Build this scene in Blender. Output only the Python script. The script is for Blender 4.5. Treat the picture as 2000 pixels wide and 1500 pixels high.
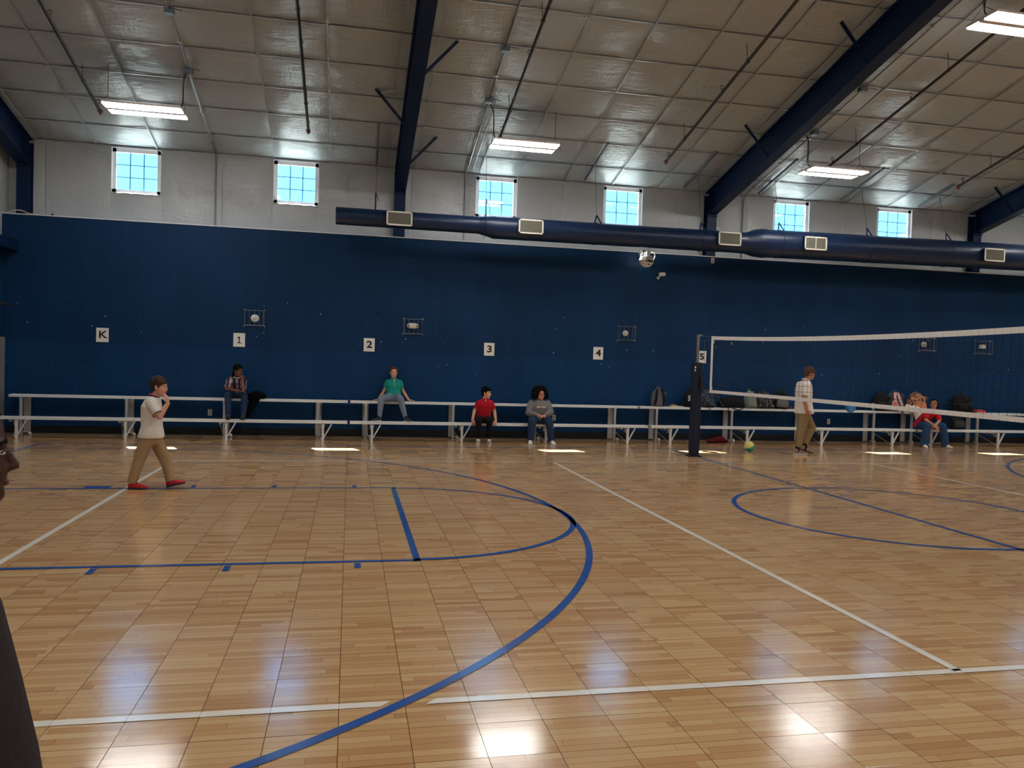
import bpy, math, random
from mathutils import Vector, Matrix, noise
for o in list(bpy.data.objects): bpy.data.objects.remove(o)
R = random.Random(7)
scn = bpy.context.scene
col = scn.collection
V = Vector

# ------------------------------------------------------------------ camera
yaw, pit, rol = 0.20443, -0.02778, 0.03049
fw = V((math.sin(yaw)*math.cos(pit), math.cos(yaw)*math.cos(pit), math.sin(pit)))
rt = V((math.cos(yaw), -math.sin(yaw), 0)); up = rt.cross(fw)
r2 = rt*math.cos(rol)+up*math.sin(rol); u2 = -rt*math.sin(rol)+up*math.cos(rol)
CAM = V((-6.40039, -3.76942, 1.66363))
cd = bpy.data.cameras.new('camera'); cam = bpy.data.objects.new('camera', cd); col.objects.link(cam)
cd.sensor_fit = 'HORIZONTAL'; cd.sensor_width = 36.0; cd.lens = 1533.27/2000*36; cd.clip_start = 0.05; cd.clip_end = 500
cam.matrix_world = Matrix(((r2.x, u2.x, -fw.x, CAM.x), (r2.y, u2.y, -fw.y, CAM.y), (r2.z, u2.z, -fw.z, CAM.z), (0, 0, 0, 1)))
scn.camera = cam
# ------------------------------------------------------------------ world, sun, exposure
w = bpy.data.worlds.new('world'); scn.world = w; w.use_nodes = True
wn = w.node_tree.nodes; wl = w.node_tree.links
bg = wn['Background']; SKY = 6.6
tc = wn.new('ShaderNodeTexCoord'); sx = wn.new('ShaderNodeSeparateXYZ'); mr = wn.new('ShaderNodeMapRange'); cr = wn.new('ShaderNodeValToRGB')
wl.new(tc.outputs['Generated'], sx.inputs[0]); wl.new(sx.outputs['Z'], mr.inputs[0]); mr.inputs[1].default_value = -0.1; mr.inputs[2].default_value = 1
wl.new(mr.outputs[0], cr.inputs[0]); wl.new(cr.outputs[0], bg.inputs[0]); bg.inputs[1].default_value = SKY
cr.color_ramp.elements[0].color = (0.090, 0.37, 0.74, 1); cr.color_ramp.elements[1].color = (0.04, 0.17, 0.60, 1)
e = cr.color_ramp.elements.new(0.45); e.color = (0.075, 0.31, 0.70, 1)
sd = bpy.data.lights.new('sun', 'SUN'); sun = bpy.data.objects.new('sun', sd); col.objects.link(sun)
sd.energy = 85.0; sd.angle = math.radians(0.53); sd.color = (1.0, 0.98, 0.94)
sun.rotation_euler = V((0.94, -2.55, -5.20)).to_track_quat('-Z', 'Y').to_euler(); sun.location = (0, 30, 40)
LAMP = 44.0          # emission of the lit strips of the ceiling fixtures
LAMP_FAR = 30.0      # the rows along the eave and behind the camera run dimmer
scn.view_settings.view_transform = 'Standard'; scn.view_settings.look = 'None'
scn.view_settings.exposure = 0.0; scn.view_settings.gamma = 1.0; scn.view_settings.use_curve_mapping = False

# ------------------------------------------------------------------ helpers
class MB:
    def __init__(s): s.v = []; s.f = []; s.sm = []
    def add(s, vs, fs, smooth=False):
        b = len(s.v); s.v += [tuple(v) for v in vs]
        for f in fs: s.f.append(tuple(i+b for i in f)); s.sm.append(smooth)
    def box(s, x0, x1, y0, y1, z0, z1):
        s.add([(x0,y0,z0),(x1,y0,z0),(x1,y1,z0),(x0,y1,z0),(x0,y0,z1),(x1,y0,z1),(x1,y1,z1),(x0,y1,z1)],
              [(0,3,2,1),(4,5,6,7),(0,1,5,4),(1,2,6,5),(2,3,7,6),(3,0,4,7)]); return s
    def bar(s, a, b, wd, ht, upv=(0,0,1)):   # rectangular bar from a to b
        a, b = V(a), V(b); d = (b-a).normalized(); r = d.cross(V(upv)); 
        if r.length < 1e-4: r = V((1,0,0))
        r.normalize(); u = r.cross(d); vs = []
        for p in (a, b):
            for i, j in ((-1,-1),(1,-1),(1,1),(-1,1)): vs.append(p+r*(i*wd/2)+u*(j*ht/2))
        s.add(vs, [(3,2,1,0),(4,5,6,7),(0,1,5,4),(1,2,6,5),(2,3,7,6),(3,0,4,7)]); return s
    def tube(s, pts, r, n=8, cap=True, smooth=True, r2=None):
        pts = [V(p) for p in pts]; rings = []; prev = None
        for i, p in enumerate(pts):
            t = (pts[min(i+1, len(pts)-1)]-pts[max(i-1, 0)]).normalized()
            if prev is None:
                a = V((0,0,1)) if abs(t.z) < .9 else V((1,0,0)); x = t.cross(a).normalized()
            else:
                x = (prev-t*prev.dot(t)).normalized()
            prev = x; y = t.cross(x)
            rr = r[i] if isinstance(r, (list, tuple)) else r
            rings.append([p+(x*math.cos(2*math.pi*k/n)+y*math.sin(2*math.pi*k/n))*rr for k in range(n)])
        vs = [q for g in rings for q in g]; fs = []
        for i in range(len(pts)-1):
            for k in range(n): fs.append((i*n+k, i*n+(k+1) % n, (i+1)*n+(k+1) % n, (i+1)*n+k))
        s.add(vs, fs, smooth)
        if cap:
            s.add(rings[0], [tuple(reversed(range(n)))]); s.add(rings[-1], [tuple(range(n))])
        return s
    def ell(s, c, rx, ry, rz, B=None, nu=14, nv=9, p=1.0):
        c = V(c); B = B or (V((1,0,0)), V((0,1,0)), V((0,0,1))); vs = []; fs = []
        def sp(x): return math.copysign(abs(x)**p, x)
        for j in range(nv+1):
            th = math.pi*j/nv
            for i in range(nu):
                ph = 2*math.pi*i/nu
                a, b, d = sp(math.sin(th))*sp(math.cos(ph)), sp(math.sin(th))*sp(math.sin(ph)), sp(math.cos(th))
                vs.append(c+B[0]*(a*rx)+B[1]*(b*ry)+B[2]*(d*rz))
        for j in range(nv):
            for i in range(nu): fs.append((j*nu+i, (j+1)*nu+i, (j+1)*nu+(i+1) % nu, j*nu+(i+1) % nu))
        s.add(vs, fs, True); return s
    def cap(s, a, ra, b, rb, n=14, flat=False, m=4):   # tapered capsule; flat: cut square at b
        a, b = V(a), V(b); t = (b-a).normalized(); pts = []; rs = []
        for k in range(m+1):
            g = math.pi/2*k/m; pts.append(a-t*(ra*math.cos(g))); rs.append(max(ra*math.sin(g), 1e-4))
        if flat: pts.append(b); rs.append(rb)
        else:
            for k in range(m+1):
                g = math.pi/2*k/m; pts.append(b+t*(rb*math.sin(g))); rs.append(max(rb*math.cos(g), 1e-4))
        return s.tube(pts, rs, n)
    def loft(s, secs, n=20, cap=True):   # sections: (centre, vector half width, vector half depth)
        vs = []; fs = []
        for c, a, b in secs:
            c, a, b = V(c), V(a), V(b)
            for k in range(n):
                t = 2*math.pi*k/n; x, y = math.cos(t), math.sin(t)
                x = math.copysign(abs(x)**.85, x); y = math.copysign(abs(y)**.85, y); vs.append(c+a*x+b*y)
        for i in range(len(secs)-1):
            for k in range(n): fs.append((i*n+k, i*n+(k+1) % n, (i+1)*n+(k+1) % n, (i+1)*n+k))
        if cap: fs.append(tuple(reversed(range(n)))); fs.append(tuple((len(secs)-1)*n+k for k in range(n)))
        s.add(vs, fs, True); return s
    def mesh(s, name, m=None):
        me = bpy.data.meshes.new(name); me.from_pydata(s.v, [], s.f); me.polygons.foreach_set('use_smooth', s.sm)
        if m: me.materials.append(m)
        me.update(); return me
    def build(s, name, m, parent=None, label=None):
        return link(name, s.mesh(name, m), parent, label)
    def blob(s, name, m, parent, voxel=.008, smooth=3, label=None):   # one continuous skin over all the pieces
        me = s.mesh(name); tmp = bpy.data.objects.new('tmp', me); col.objects.link(tmp)
        md = tmp.modifiers.new('r', 'REMESH'); md.mode = 'VOXEL'; md.voxel_size = voxel; md.use_smooth_shade = True
        if smooth:
            sm = tmp.modifiers.new('s', 'SMOOTH'); sm.iterations = smooth; sm.factor = .5
        dg = bpy.context.evaluated_depsgraph_get(); out = bpy.data.meshes.new_from_object(tmp.evaluated_get(dg))
        bpy.data.objects.remove(tmp); bpy.data.meshes.remove(me); out.name = name
        out.materials.clear(); out.materials.append(m); out.polygons.foreach_set('use_smooth', [True]*len(out.polygons))
        return link(name, out, parent, label)
def link(name, me, parent=None, label=None):
    o = bpy.data.objects.new(name, me); col.objects.link(o)
    if parent: o.parent = parent; o.matrix_parent_inverse = Matrix.Translation(-base(parent))
    if label: o['label'] = label
    return o
def base(o):
    p = V((0,0,0))
    while o: p = p+o.location; o = o.parent if o.parent and not o.get('inv') else None; break
    return p
def thing(name, label, cat, loc=(0,0,0), group=None):
    o = bpy.data.objects.new(name, None); col.objects.link(o); o.location = loc; o.empty_display_size = .1
    return tag(o, label, cat, group)
def tag(o, label, cat, group=None):
    o['label'] = label; o['category'] = cat
    if group: o['group'] = group
    return o
def struct(o): o['kind'] = 'structure'; return o
def copy_tree(src, delta, label=None, group=None, parent=None):
    c = src.copy(); col.objects.link(c)
    if parent is None:
        c.location = src.location+V(delta)
        if label: c['label'] = label
        if group: c['group'] = group
    else: c.parent = parent
    for ch in list(src.children): copy_tree(ch, delta, parent=c)
    return c

# ------------------------------------------------------------------ materials
def lin(r, g, b): return tuple(((x/255)/12.92 if x/255 <= .04045 else ((x/255+.055)/1.055)**2.4) for x in (r, g, b))
class NT:
    def __init__(s, name):
        s.m = bpy.data.materials.new(name); s.m.use_nodes = True; s.n = s.m.node_tree.nodes; s.l = s.m.node_tree.links
        s.p = s.n['Principled BSDF']
    def N(s, t, **k):
        o = s.n.new('ShaderNode'+t)
        for a, b in k.items(): setattr(o, a, b)
        return o
    def put(s, a, b):
        if hasattr(a, 'outputs'): a = a.outputs[0]
        if hasattr(a, 'is_output') or isinstance(a, bpy.types.NodeSocket): s.l.new(a, b)
        else: b.default_value = a
    def math(s, op, a, b=0.0, c=0.0):
        o = s.N('Math', operation=op)
        for i, x in enumerate((a, b, c)): s.put(x, o.inputs[i])
        return o.outputs[0]
    def mix(s, f, a, b, bt='MIX'):
        o = s.N('Mix', data_type='RGBA', blend_type=bt)
        for x, i in ((f, 0), (a, 6), (b, 7)):
            if isinstance(x, tuple) and len(x) == 3: x = (*x, 1)
            s.put(x, o.inputs[i])
        return o.outputs[2]
    def noise(s, vec, scale, detail=3, rough=.5, dist=0):
        o = s.N('TexNoise'); s.put(vec, o.inputs['Vector']); o.inputs['Scale'].default_value = scale
        o.inputs['Detail'].default_value = detail; o.inputs['Roughness'].default_value = rough; o.inputs['Distortion'].default_value = dist
        return o.outputs[0]
    def comb(s, x, y, z=0.0):
        o = s.N('CombineXYZ'); s.put(x, o.inputs[0]); s.put(y, o.inputs[1]); s.put(z, o.inputs[2]); return o.outputs[0]
    def white(s, vec):
        o = s.N('TexWhiteNoise', noise_dimensions='3D'); s.put(vec, o.inputs[0]); return o.outputs[0]
    def scalev(s, vec, sc):
        o = s.N('VectorMath', operation='MULTIPLY'); s.put(vec, o.inputs[0]); o.inputs[1].default_value = sc; return o.outputs[0]
    def bump(s, h, strength, dist=.01):
        o = s.N('Bump'); o.inputs['Strength'].default_value = strength; o.inputs['Distance'].default_value = dist; s.put(h, o.inputs['Height'])
        s.l.new(o.outputs[0], s.p.inputs['Normal']); return o
    def pos(s): return s.N('NewGeometry').outputs['Position']
    def obj(s): return s.N('TexCoord').outputs['Object']
    def step(s, v, lo, hi):
        o = s.N('MapRange'); s.put(v, o.inputs[0]); o.inputs[1].default_value = lo; o.inputs[2].default_value = hi; return o.outputs[0]
def mat(name, rgb, rough=.5, metal=0., spec=.5, var=.0, vs=8., bump=0., bs=60., coat=0.):
    t = NT(name); c = rgb
    t.p.inputs['Base Color'].default_value = (*c, 1); t.p.inputs['Roughness'].default_value = rough; t.p.inputs['Metallic'].default_value = metal
    t.p.inputs['Specular IOR Level'].default_value = spec; t.p.inputs['Coat Weight'].default_value = coat
    P = t.obj()
    nz = t.noise(P, vs, 3)
    k = max(var, .04)
    t.l.new(t.mix(nz, tuple(x*(1-k) for x in c), tuple(min(x*(1+k), 1) for x in c)), t.p.inputs['Base Color'])
    if bump: t.bump(t.noise(P, bs, 2), bump, .004)
    return t.m
def emis(name, rgb, st):
    t = NT(name); t.p.inputs['Base Color'].default_value = (.8, .8, .8, 1); t.p.inputs['Emission Color'].default_value = (*rgb, 1); t.p.inputs['Emission Strength'].default_value = st
    return t.m

TP = 0.3115; TX0 = -6.4115; TY0 = 0.052       # tile pitch and the seams it starts from
def court(name, paint=None):
    t = NT(name); P = t.pos(); s = t.N('SeparateXYZ'); t.l.new(P, s.inputs[0]); X, Y = s.outputs[0], s.outputs[1]
    tx = t.math('DIVIDE', t.math('SUBTRACT', X, TX0), TP); ty = t.math('DIVIDE', t.math('SUBTRACT', Y, TY0), TP)
    ix = t.math('FLOOR', tx); iy = t.math('FLOOR', ty); fx = t.math('SUBTRACT', tx, ix); fy = t.math('SUBTRACT', ty, iy)
    ex = t.math('MINIMUM', fx, t.math('SUBTRACT', 1.0, fx)); ey = t.math('MINIMUM', fy, t.math('SUBTRACT', 1.0, fy))
    seam = t.step(t.math('MINIMUM', ex, ey), (.0075), .004)
    # fine diamond grip texture plus slow waviness of every tile
    a = t.math('SINE', t.math('MULTIPLY', t.math('ADD', X, Y), 560.0)); b = t.math('SINE', t.math('MULTIPLY', t.math('SUBTRACT', X, Y), 560.0))
    grip = t.math('MULTIPLY', a, b)
    wav = t.noise(P, 9.0, 2); fine = t.noise(P, 60.0, 2)
    h = t.math('ADD', t.math('MULTIPLY', grip, .08), t.math('ADD', t.math('MULTIPLY', wav, .40), t.math('MULTIPLY', fine, .12)))
    bo = t.bump(h, .14, .002); t.l.new(bo.outputs[0], t.p.inputs['Coat Normal'])
    if paint is None:
        st = t.math('MULTIPLY', fy, 6.0); si = t.math('FLOOR', st); sf = t.math('SUBTRACT', st, si)
        row = t.math('ADD', t.math('MULTIPLY', iy, 6.0), si)
        brk = t.white(t.comb(ix, row, 3.0)); has = t.math('GREATER_THAN', t.white(t.comb(ix, row, 9.0)), .62)
        seg = t.math('MULTIPLY', t.math('GREATER_THAN', fx, brk), has)
        rnd = t.white(t.comb(t.math('ADD', ix, t.math('MULTIPLY', seg, .37)), row, 1.0))
        tile = t.white(t.comb(ix, iy, 5.0))
        grain = t.noise(t.scalev(P, (3.0, 60.0, 1.0)), 1.6, 4, .6)
        c1 = t.N('ValToRGB'); t.l.new(rnd, c1.inputs[0]); e = c1.color_ramp.elements
        e[0].position = 0; e[0].color = (*lin(187, 139, 92), 1); e[1].position = 1; e[1].color = (*lin(226, 193, 143), 1)
        k = e.new(.2); k.color = (*lin(205, 159, 109), 1); k = e.new(.6); k.color = (*lin(217, 180, 129), 1)
        c = t.mix(t.math('MULTIPLY', grain, .45), c1.outputs[0], lin(192, 148, 100))
        c = t.mix(t.math('MULTIPLY', tile, .16), c, lin(184, 130, 80))
        big = t.noise(P, .35, 2); c = t.mix(t.math('MULTIPLY', big, .16), c, lin(180, 140, 100))
        eline = t.step(t.math('MINIMUM', sf, t.math('SUBTRACT', 1.0, sf)), .05, .01)
        bl = t.math('MULTIPLY', t.step(t.math('ABSOLUTE', t.math('SUBTRACT', fx, brk)), .006, .003), has)
        c = t.mix(t.math('MULTIPLY', t.math('MAXIMUM', eline, bl), .55), c, lin(110, 66, 34))
        c = t.mix(t.math('MULTIPLY', seam, .7), c, lin(90, 56, 34))
    else:
        c = t.mix(t.math('MULTIPLY', seam, .45), paint, lin(90, 70, 60))
        c = t.mix(t.math('MULTIPLY', t.noise(P, 14, 3), .15), c, tuple(x*.75 for x in paint))
    t.put(c, t.p.inputs['Base Color'])
    tr = t.white(t.comb(ix, iy, 2.0))
    t.put(t.math('ADD', .06, t.math('ADD', t.math('MULTIPLY', tr, .11), t.math('MULTIPLY', fine, .04))), t.p.inputs['Roughness'])
    t.p.inputs['Specular IOR Level'].default_value = .75; t.p.inputs['Coat Weight'].default_value = .18; t.p.inputs['Coat Roughness'].default_value = .13
    return t.m
def blue_wall(name, base_rgb, dots=True):
    t = NT(name); P = t.pos(); s = t.N('SeparateXYZ'); t.l.new(P, s.inputs[0])
    m = t.noise(t.scalev(P, (1.0, 1.0, .35)), 1.2, 5, .6)
    c = t.mix(t.step(m, .3, .75), tuple(x*.86 for x in base_rgb), tuple(x*1.22 for x in base_rgb))
    scr = t.noise(t.scalev(P, (9.0, 9.0, .6)), 1.5, 5, .65)          # scuffs running down the paint
    c = t.mix(t.math('MULTIPLY', t.step(scr, .58, .8), .22), c, tuple(min(x*2.6+.01, 1) for x in base_rgb))
    if dots:
        v = t.N('TexVoronoi'); v.inputs['Scale'].default_value = 4.6; t.put(t.comb(s.outputs[0], s.outputs[2], 0.0), v.inputs['Vector'])
        vc = t.N('SeparateColor'); t.l.new(v.outputs['Color'], vc.inputs[0])
        keep = t.math('GREATER_THAN', vc.outputs[0], .28)
        zone = t.math('MULTIPLY', t.step(s.outputs[2], 1.2, 1.9), t.step(s.outputs[2], 3.0, 2.5))
        d = t.math('MULTIPLY', t.math('MULTIPLY', t.step(v.outputs['Distance'], .060, .040), keep), zone)
        c = t.mix(d, c, lin(205, 210, 215))
    t.put(c, t.p.inputs['Base Color']); t.put(t.math('ADD', .42, t.math('MULTIPLY', m, .2)), t.p.inputs['Roughness'])
    t.p.inputs['Specular IOR Level'].default_value = .12
    t.bump(t.noise(P, 30, 3), .08, .004); return t.m
def vinyl(name, rgb, rough=.34, crease=.6):
    t = NT(name); P = t.pos(); s = t.N('SeparateXYZ'); t.l.new(P, s.inputs[0])
    wr = t.noise(t.scalev(P, (1.2, 5.0, 3.0)), 2.2, 6, .62, 1.2)
    fr = t.noise(t.scalev(P, (14.0, 2.0, 2.0)), 1.4, 4, .6, .6)
    msk = t.math('ADD', .22, t.math('MULTIPLY', t.step(t.noise(P, .9, 2), .42, .66), 1.2)); t.bump(t.math('MULTIPLY', t.math('ADD', wr, t.math('MULTIPLY', fr, .35)), msk), crease, .03)
    c = t.mix(t.noise(P, .8, 3), tuple(x*.93 for x in rgb), tuple(min(x*1.05, 1) for x in rgb)); t.put(c, t.p.inputs['Base Color'])
    t.p.inputs['Roughness'].default_value = rough; t.p.inputs['Specular IOR Level'].default_value = .6
    return t.m
M = {}
M['tile'] = court('court_tile')
M['white_line'] = court('court_white_line', lin(246, 240, 228)); M['blue_line'] = court('court_blue_line', lin(50, 94, 170))
M['underlay'] = mat('dark_underlay', lin(52, 34, 22), .9)
M['blue_up'] = blue_wall('blue_wall_paint', (.0055, .029, .086)); M['blue_low'] = blue_wall('blue_panel_paint', (.0050, .035, .104))
M['steel'] = mat('navy_steel', lin(9, 32, 66), .45, 0, .18, .1)
M['duct'] = mat('navy_duct', lin(18, 38, 68), .34, 0, .32, .12, 3, .1, 8)
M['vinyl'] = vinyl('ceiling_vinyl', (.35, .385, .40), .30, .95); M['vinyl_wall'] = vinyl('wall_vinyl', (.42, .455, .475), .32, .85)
M['white_paint'] = mat('white_paint', lin(225, 225, 222), .45)
M['vinyl_frame'] = mat('window_vinyl', (.92, .94, .96), .4)
M['grid'] = mat('window_grid', lin(70, 120, 170), .5)
M['tube'] = emis('lit_strip', (1.0, .97, .94), LAMP)
M['tube_far'] = emis('lit_strip_far', (1.0, .97, .94), LAMP_FAR)
M['lamp_body'] = mat('lamp_body', lin(215, 205, 200), .4)
M['galv'] = mat('galvanised', lin(150, 152, 150), .38, .85, .5, .15, 20)
M['box'] = mat('junction_box_metal', lin(96, 104, 110), .5, .6)
M['alu'] = mat('aluminium', lin(222, 224, 222), .4, .15, .5, .08, 12)
M['alu_dull'] = mat('aluminium_dull', lin(180, 180, 180), .45, .35, .5, .1, 12)
M['pipe'] = mat('black_pipe', lin(30, 28, 28), .4); M['brass'] = mat('red_fitting', lin(120, 50, 40), .5, .3)
M['wire'] = mat('wire', lin(90, 88, 84), .5, .5); M['black'] = mat('black_fabric', lin(17, 17, 20), .85, 0, .3, .2, 30, .3)
M['rubber'] = mat('black_rubber', lin(22, 22, 24), .6); M['plastic'] = mat('white_plastic', lin(218, 216, 208), .4)
M['paper'] = mat('paper', lin(226, 224, 218), .25); M['ink'] = mat('ink', lin(12, 10, 14), .6)
M['lace'] = mat('lacing_cord', lin(150, 140, 122), .8); M['net'] = mat('net_cord', lin(6, 6, 10), .8); M['tape'] = mat('net_tape', lin(232, 231, 228), .6, 0, .4, .06, 20)
M['pad'] = mat('post_padding', lin(14, 24, 48), .5, 0, .4, .12, 14, .3, 12)
M['grille'] = mat('grille_cream', lin(226, 222, 208), .5); M['grille_dark'] = mat('grille_inner', lin(132, 132, 116), .6)
M['grille_back'] = mat('grille_screen', lin(84, 86, 76), .7); M['base'] = mat('baseboard_dark', lin(4, 6, 12), .7); M['sill'] = mat('pale_sill', lin(150, 130, 110), .6)
M['grey'] = mat('grey_pad', lin(120, 120, 120), .6)
def glass_mat():
    t = NT('window_glass'); t.n.remove(t.p); out = t.n['Material Output']
    a = t.N('BsdfTransparent'); a.inputs[0].default_value = (.93, .98, .98, 1); g = t.N('BsdfGlossy'); g.inputs['Roughness'].default_value = .02
    mx = t.N('MixShader'); mx.inputs[0].default_value = .05; t.l.new(a.outputs[0], mx.inputs[1]); t.l.new(g.outputs[0], mx.inputs[2]); t.l.new(mx.outputs[0], out.inputs[0]); return t.m
M['glass'] = glass_mat()

# ------------------------------------------------------------------ room
X0, X1, Y0, YW = -12.95, 22.6, -13.0, 12.93
YI = 13.2; ZT = 4.2
def zc(y): return 9.0075-.25*abs(y)
floor = struct(MB().box(X0, X1, Y0, YI, -.08, -.012).build('floor', M['underlay']))
# tiles: 300 nearest in view each an object, the rest one object
def tile_box(mb, cx, cy, ax=0, ay=0):
    h, g, b = TP/2-.0007, .0007, -.006; vs = []
    for k, (hh, z) in enumerate(((h-g, 0.), (h, -.0012), (h, b))):
        for i, j in ((-1,-1),(1,-1),(1,1),(-1,1)):
            x, y = i*hh, j*hh; vs.append((cx+x, cy+y, z-abs(ax)*h-abs(ay)*h+ax*y+ay*x))
    fs = [(0,1,2,3)]
    for r in (0, 4):
        for k in range(4): fs.append((r+k, r+4+k, r+4+(k+1) % 4, r+(k+1) % 4))
    mb.add(vs, fs)
inv = cam.matrix_world.inverted(); seen = []; rest = []
for i in range(int((X0-TX0)/TP)-1, int((X1-TX0)/TP)+1):
    for j in range(int((Y0-TY0)/TP)-1, int((YI-TY0)/TP)+1):
        cx, cy = TX0+(i+.5)*TP, TY0+(j+.5)*TP
        if cx < X0+.1 or cx > X1-.1 or cy < Y0+.1 or cy > 12.95: continue
        q = inv @ V((cx, cy, 0)); d = -q.z
        if d > .5 and abs(q.x/d) < .675 and abs(q.y/d) < .515: seen.append((d, cx, cy))
        else: rest.append((cx, cy))
seen.sort()
tb = MB(); tile_box(tb, 0, 0); tile_me = tb.mesh('floor_tile', M['tile'])
for d, cx, cy in seen[:300]:
    o = link('floor_tile', tile_me, floor); o.location = (cx, cy, -.0006); o.rotation_euler = (max(-.003, min(.003, R.gauss(0, .0014))), max(-.003, min(.003, R.gauss(0, .0014))), 0)
mb = MB()
for cx, cy in [(c, d) for _, c, d in seen[300:]]+rest: tile_box(mb, cx, cy, R.gauss(0, .0006), R.gauss(0, .0006))
o = mb.build('floor_tiles', M['tile'], floor); o['kind'] = 'stuff'
# court markings
ZL = .0028
def strip(pts, wd, m, label, close=False):
    mb = MB(); pts = [V((*p, 0)) for p in pts]; n = len(pts); L = []
    for i, p in enumerate(pts):
        t = (pts[min(i+1, n-1)]-pts[max(i-1, 0)]).normalized(); q = V((-t.y, t.x, 0))*wd/2; L += [p+q, p-q]
    vs = [(a.x, a.y, ZL) for a in L]; fs = [(2*i+1, 2*i+3, 2*i+2, 2*i) for i in range(n-1)]
    mb.add(vs, fs); return mb.build('court_line', m, floor, label)
def arc(cx, cy, r, a0, a1, n=90): return [(cx+r*math.cos(math.radians(a0+(a1-a0)*i/n)), cy+r*math.sin(math.radians(a0+(a1-a0)*i/n))) for i in range(n+1)]
Wm, Bm = M['white_line'], M['blue_line']; LW = .058; LV = .056
def wl_(a, b, lab='white volleyball court line'): strip([a, b], LV, Wm, lab)
ZL = .0028
wl_((-9.02, 9.0), (9.02, 9.0)); wl_((-9, -.02), (-9, 9)); wl_((9, -.02), (9, 9)); wl_((-3, 0), (-3, 9)); wl_((3, 0), (3, 9))
q = MB(); q.add([(-9.02,-.028,ZL),(-6.22,-.028,ZL),(-6.165,.028,ZL),(-9.02,.028,ZL)], [(0,1,2,3)]); q.add([(-6.0,-.028,ZL),(9.02,-.028,ZL),(9.02,.028,ZL),(-5.945,.028,ZL)], [(0,1,2,3)])
q.build('court_line', Wm, floor, 'white volleyball side line broken at the blue arc')
ZL = .0033
KY, KB = 4.54, 11.63
for sgn in (-1, 1):
    strip(arc(sgn*10.06, KY, 6.02, *( (-90, 90) if sgn < 0 else (90, 270))), LW, Bm, 'blue three point arc')
    for yy in (KY+6.02, KY-6.02): strip([(sgn*KB, yy), (sgn*10.06, yy)], LW, Bm, 'blue three point arc')
    for yy in (2.705, 6.385): strip([(sgn*KB, yy), (sgn*5.79, yy)], LW*.9, Bm, 'blue lane line')
    strip([(sgn*5.815, 2.68), (sgn*5.815, 6.41)], LW, Bm, 'blue free throw line')
    strip(arc(sgn*5.83, 4.545, 1.815, *((-90, 90) if sgn < 0 else (90, 270))), LW, Bm, 'blue free throw arc')
    strip([(sgn*KB, -2.1), (sgn*KB, 11.26)], LW, Bm, 'blue end line')
    for xx in (8.26, 7.295, 6.3):
        for y0, y1 in ((6.44, 6.6), (2.5, 2.65)): strip([(sgn*xx, y0), (sgn*xx, y1)], .05, Bm, 'short blue lane mark')
    for y0 in (6.49, 2.57): strip([(sgn*9.2, y0), (sgn*9.5, y0)], .17, Bm, 'blue lane block')
strip([(-KB, 11.24), (KB, 11.24)], LW, Bm, 'blue side line'); strip([(-KB, -2.1), (KB, -2.1)], LW, Bm, 'blue side line')
strip([(0, -2.1), (0, 11.24)], LW, Bm, 'blue half court line'); strip(arc(0, 4.45, 1.83, 0, 360), LW, Bm, 'blue centre circle')

# ceiling: backing sheet and one vinyl panel per bay between seams
cb = MB(); cb.add([(X0, Y0-.3, zc(13.3)+.06), (X1, Y0-.3, zc(13.3)+.06), (X1, 0, 9.07), (X0, 0, 9.07), (X0, 13.27, zc(13.27)+.05), (X1, 13.27, zc(13.27)+.05)], [(0,1,2,3), (3,2,5,4)])
ceiling = struct(cb.build('ceiling', M['white_paint']))
CX = [X0, -12.44, -11.40, -10.27, -9.14, -8.0, -6.87, -5.72, -5.12, -4.05, -2.92, -1.85, -.74, .36, 1.36, 1.86, 2.9, 4.02, 5.15, 6.28, 7.4, 8.42, 8.92, 10.0, 11.1, 12.2]
CY = [13.2, 12.46, 11.53, 10.68, 9.80, 8.88, 7.97, 7.06, 6.15]
def soft_panel(f, n1, n2, sag, seed, amp, m, name, parent):
    # f(s,t) -> point and outward normal; edges pinned, middle sags towards the room, folds fan out of the seams
    vs = []; fs = []
    for j in range(n2+1):
        for i in range(n1+1):
            s_, t_ = i/n1, j/n2; p, nrm = f(s_, t_)
            e_ = min(1, 6*min(s_, 1-s_))*min(1, 6*min(t_, 1-t_))
            k = 16*s_*(1-s_)*t_*(1-t_)
            fold = noise.noise(V((s_*9+seed, t_*2.2, seed*.7)))*.6+noise.noise(V((s_*2.5, t_*10+seed*2, seed)))*.5
            dep = sag*k**.55+amp*fold*e_*(1.2-.7*k)
            vs.append(p+nrm*dep)
    for j in range(n2):
        for i in range(n1): a = j*(n1+1)+i; fs.append((a, a+1, a+n1+2, a+n1+1))
    mb = MB(); mb.add(vs, fs, True); return mb.build(name, m, parent)
nr = V((0, -.2425, -.9701))
for a in range(len(CX)-1):
    for b in range(len(CY)-1):
        xa, xb, ya, yb = CX[a]+.004, CX[a+1]-.004, CY[b]-.004, CY[b+1]+.004
        f = lambda s_, t_: (V((xa+(xb-xa)*s_, ya+(yb-ya)*t_, zc(ya+(yb-ya)*t_)+.02)), nr)
        near = b < 2
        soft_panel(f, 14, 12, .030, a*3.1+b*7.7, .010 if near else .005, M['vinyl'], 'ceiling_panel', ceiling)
mb = MB()   # the rest of the ceiling, out of sight
for x0, x1, y0, y1 in ((12.2, X1, 13.2, 6.15),):
    mb.add([(x0, y0, zc(y0)), (x0, y1, zc(y1)), (x1, y1, zc(y1)), (x1, y0, zc(y0))], [(0,1,2,3)])
mb.add([(X0, 6.15, zc(6.15)), (X0, 0, 9.0), (X1, 0, 9.0), (X1, 6.15, zc(6.15))], [(0,1,2,3)]); mb.add([(X0, 0, 9.0), (X0, Y0, zc(13)), (X1, Y0, zc(13)), (X1, 0, 9.0)], [(0,1,2,3)])
mb.build('ceiling_lining', M['vinyl'], ceiling)
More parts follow.
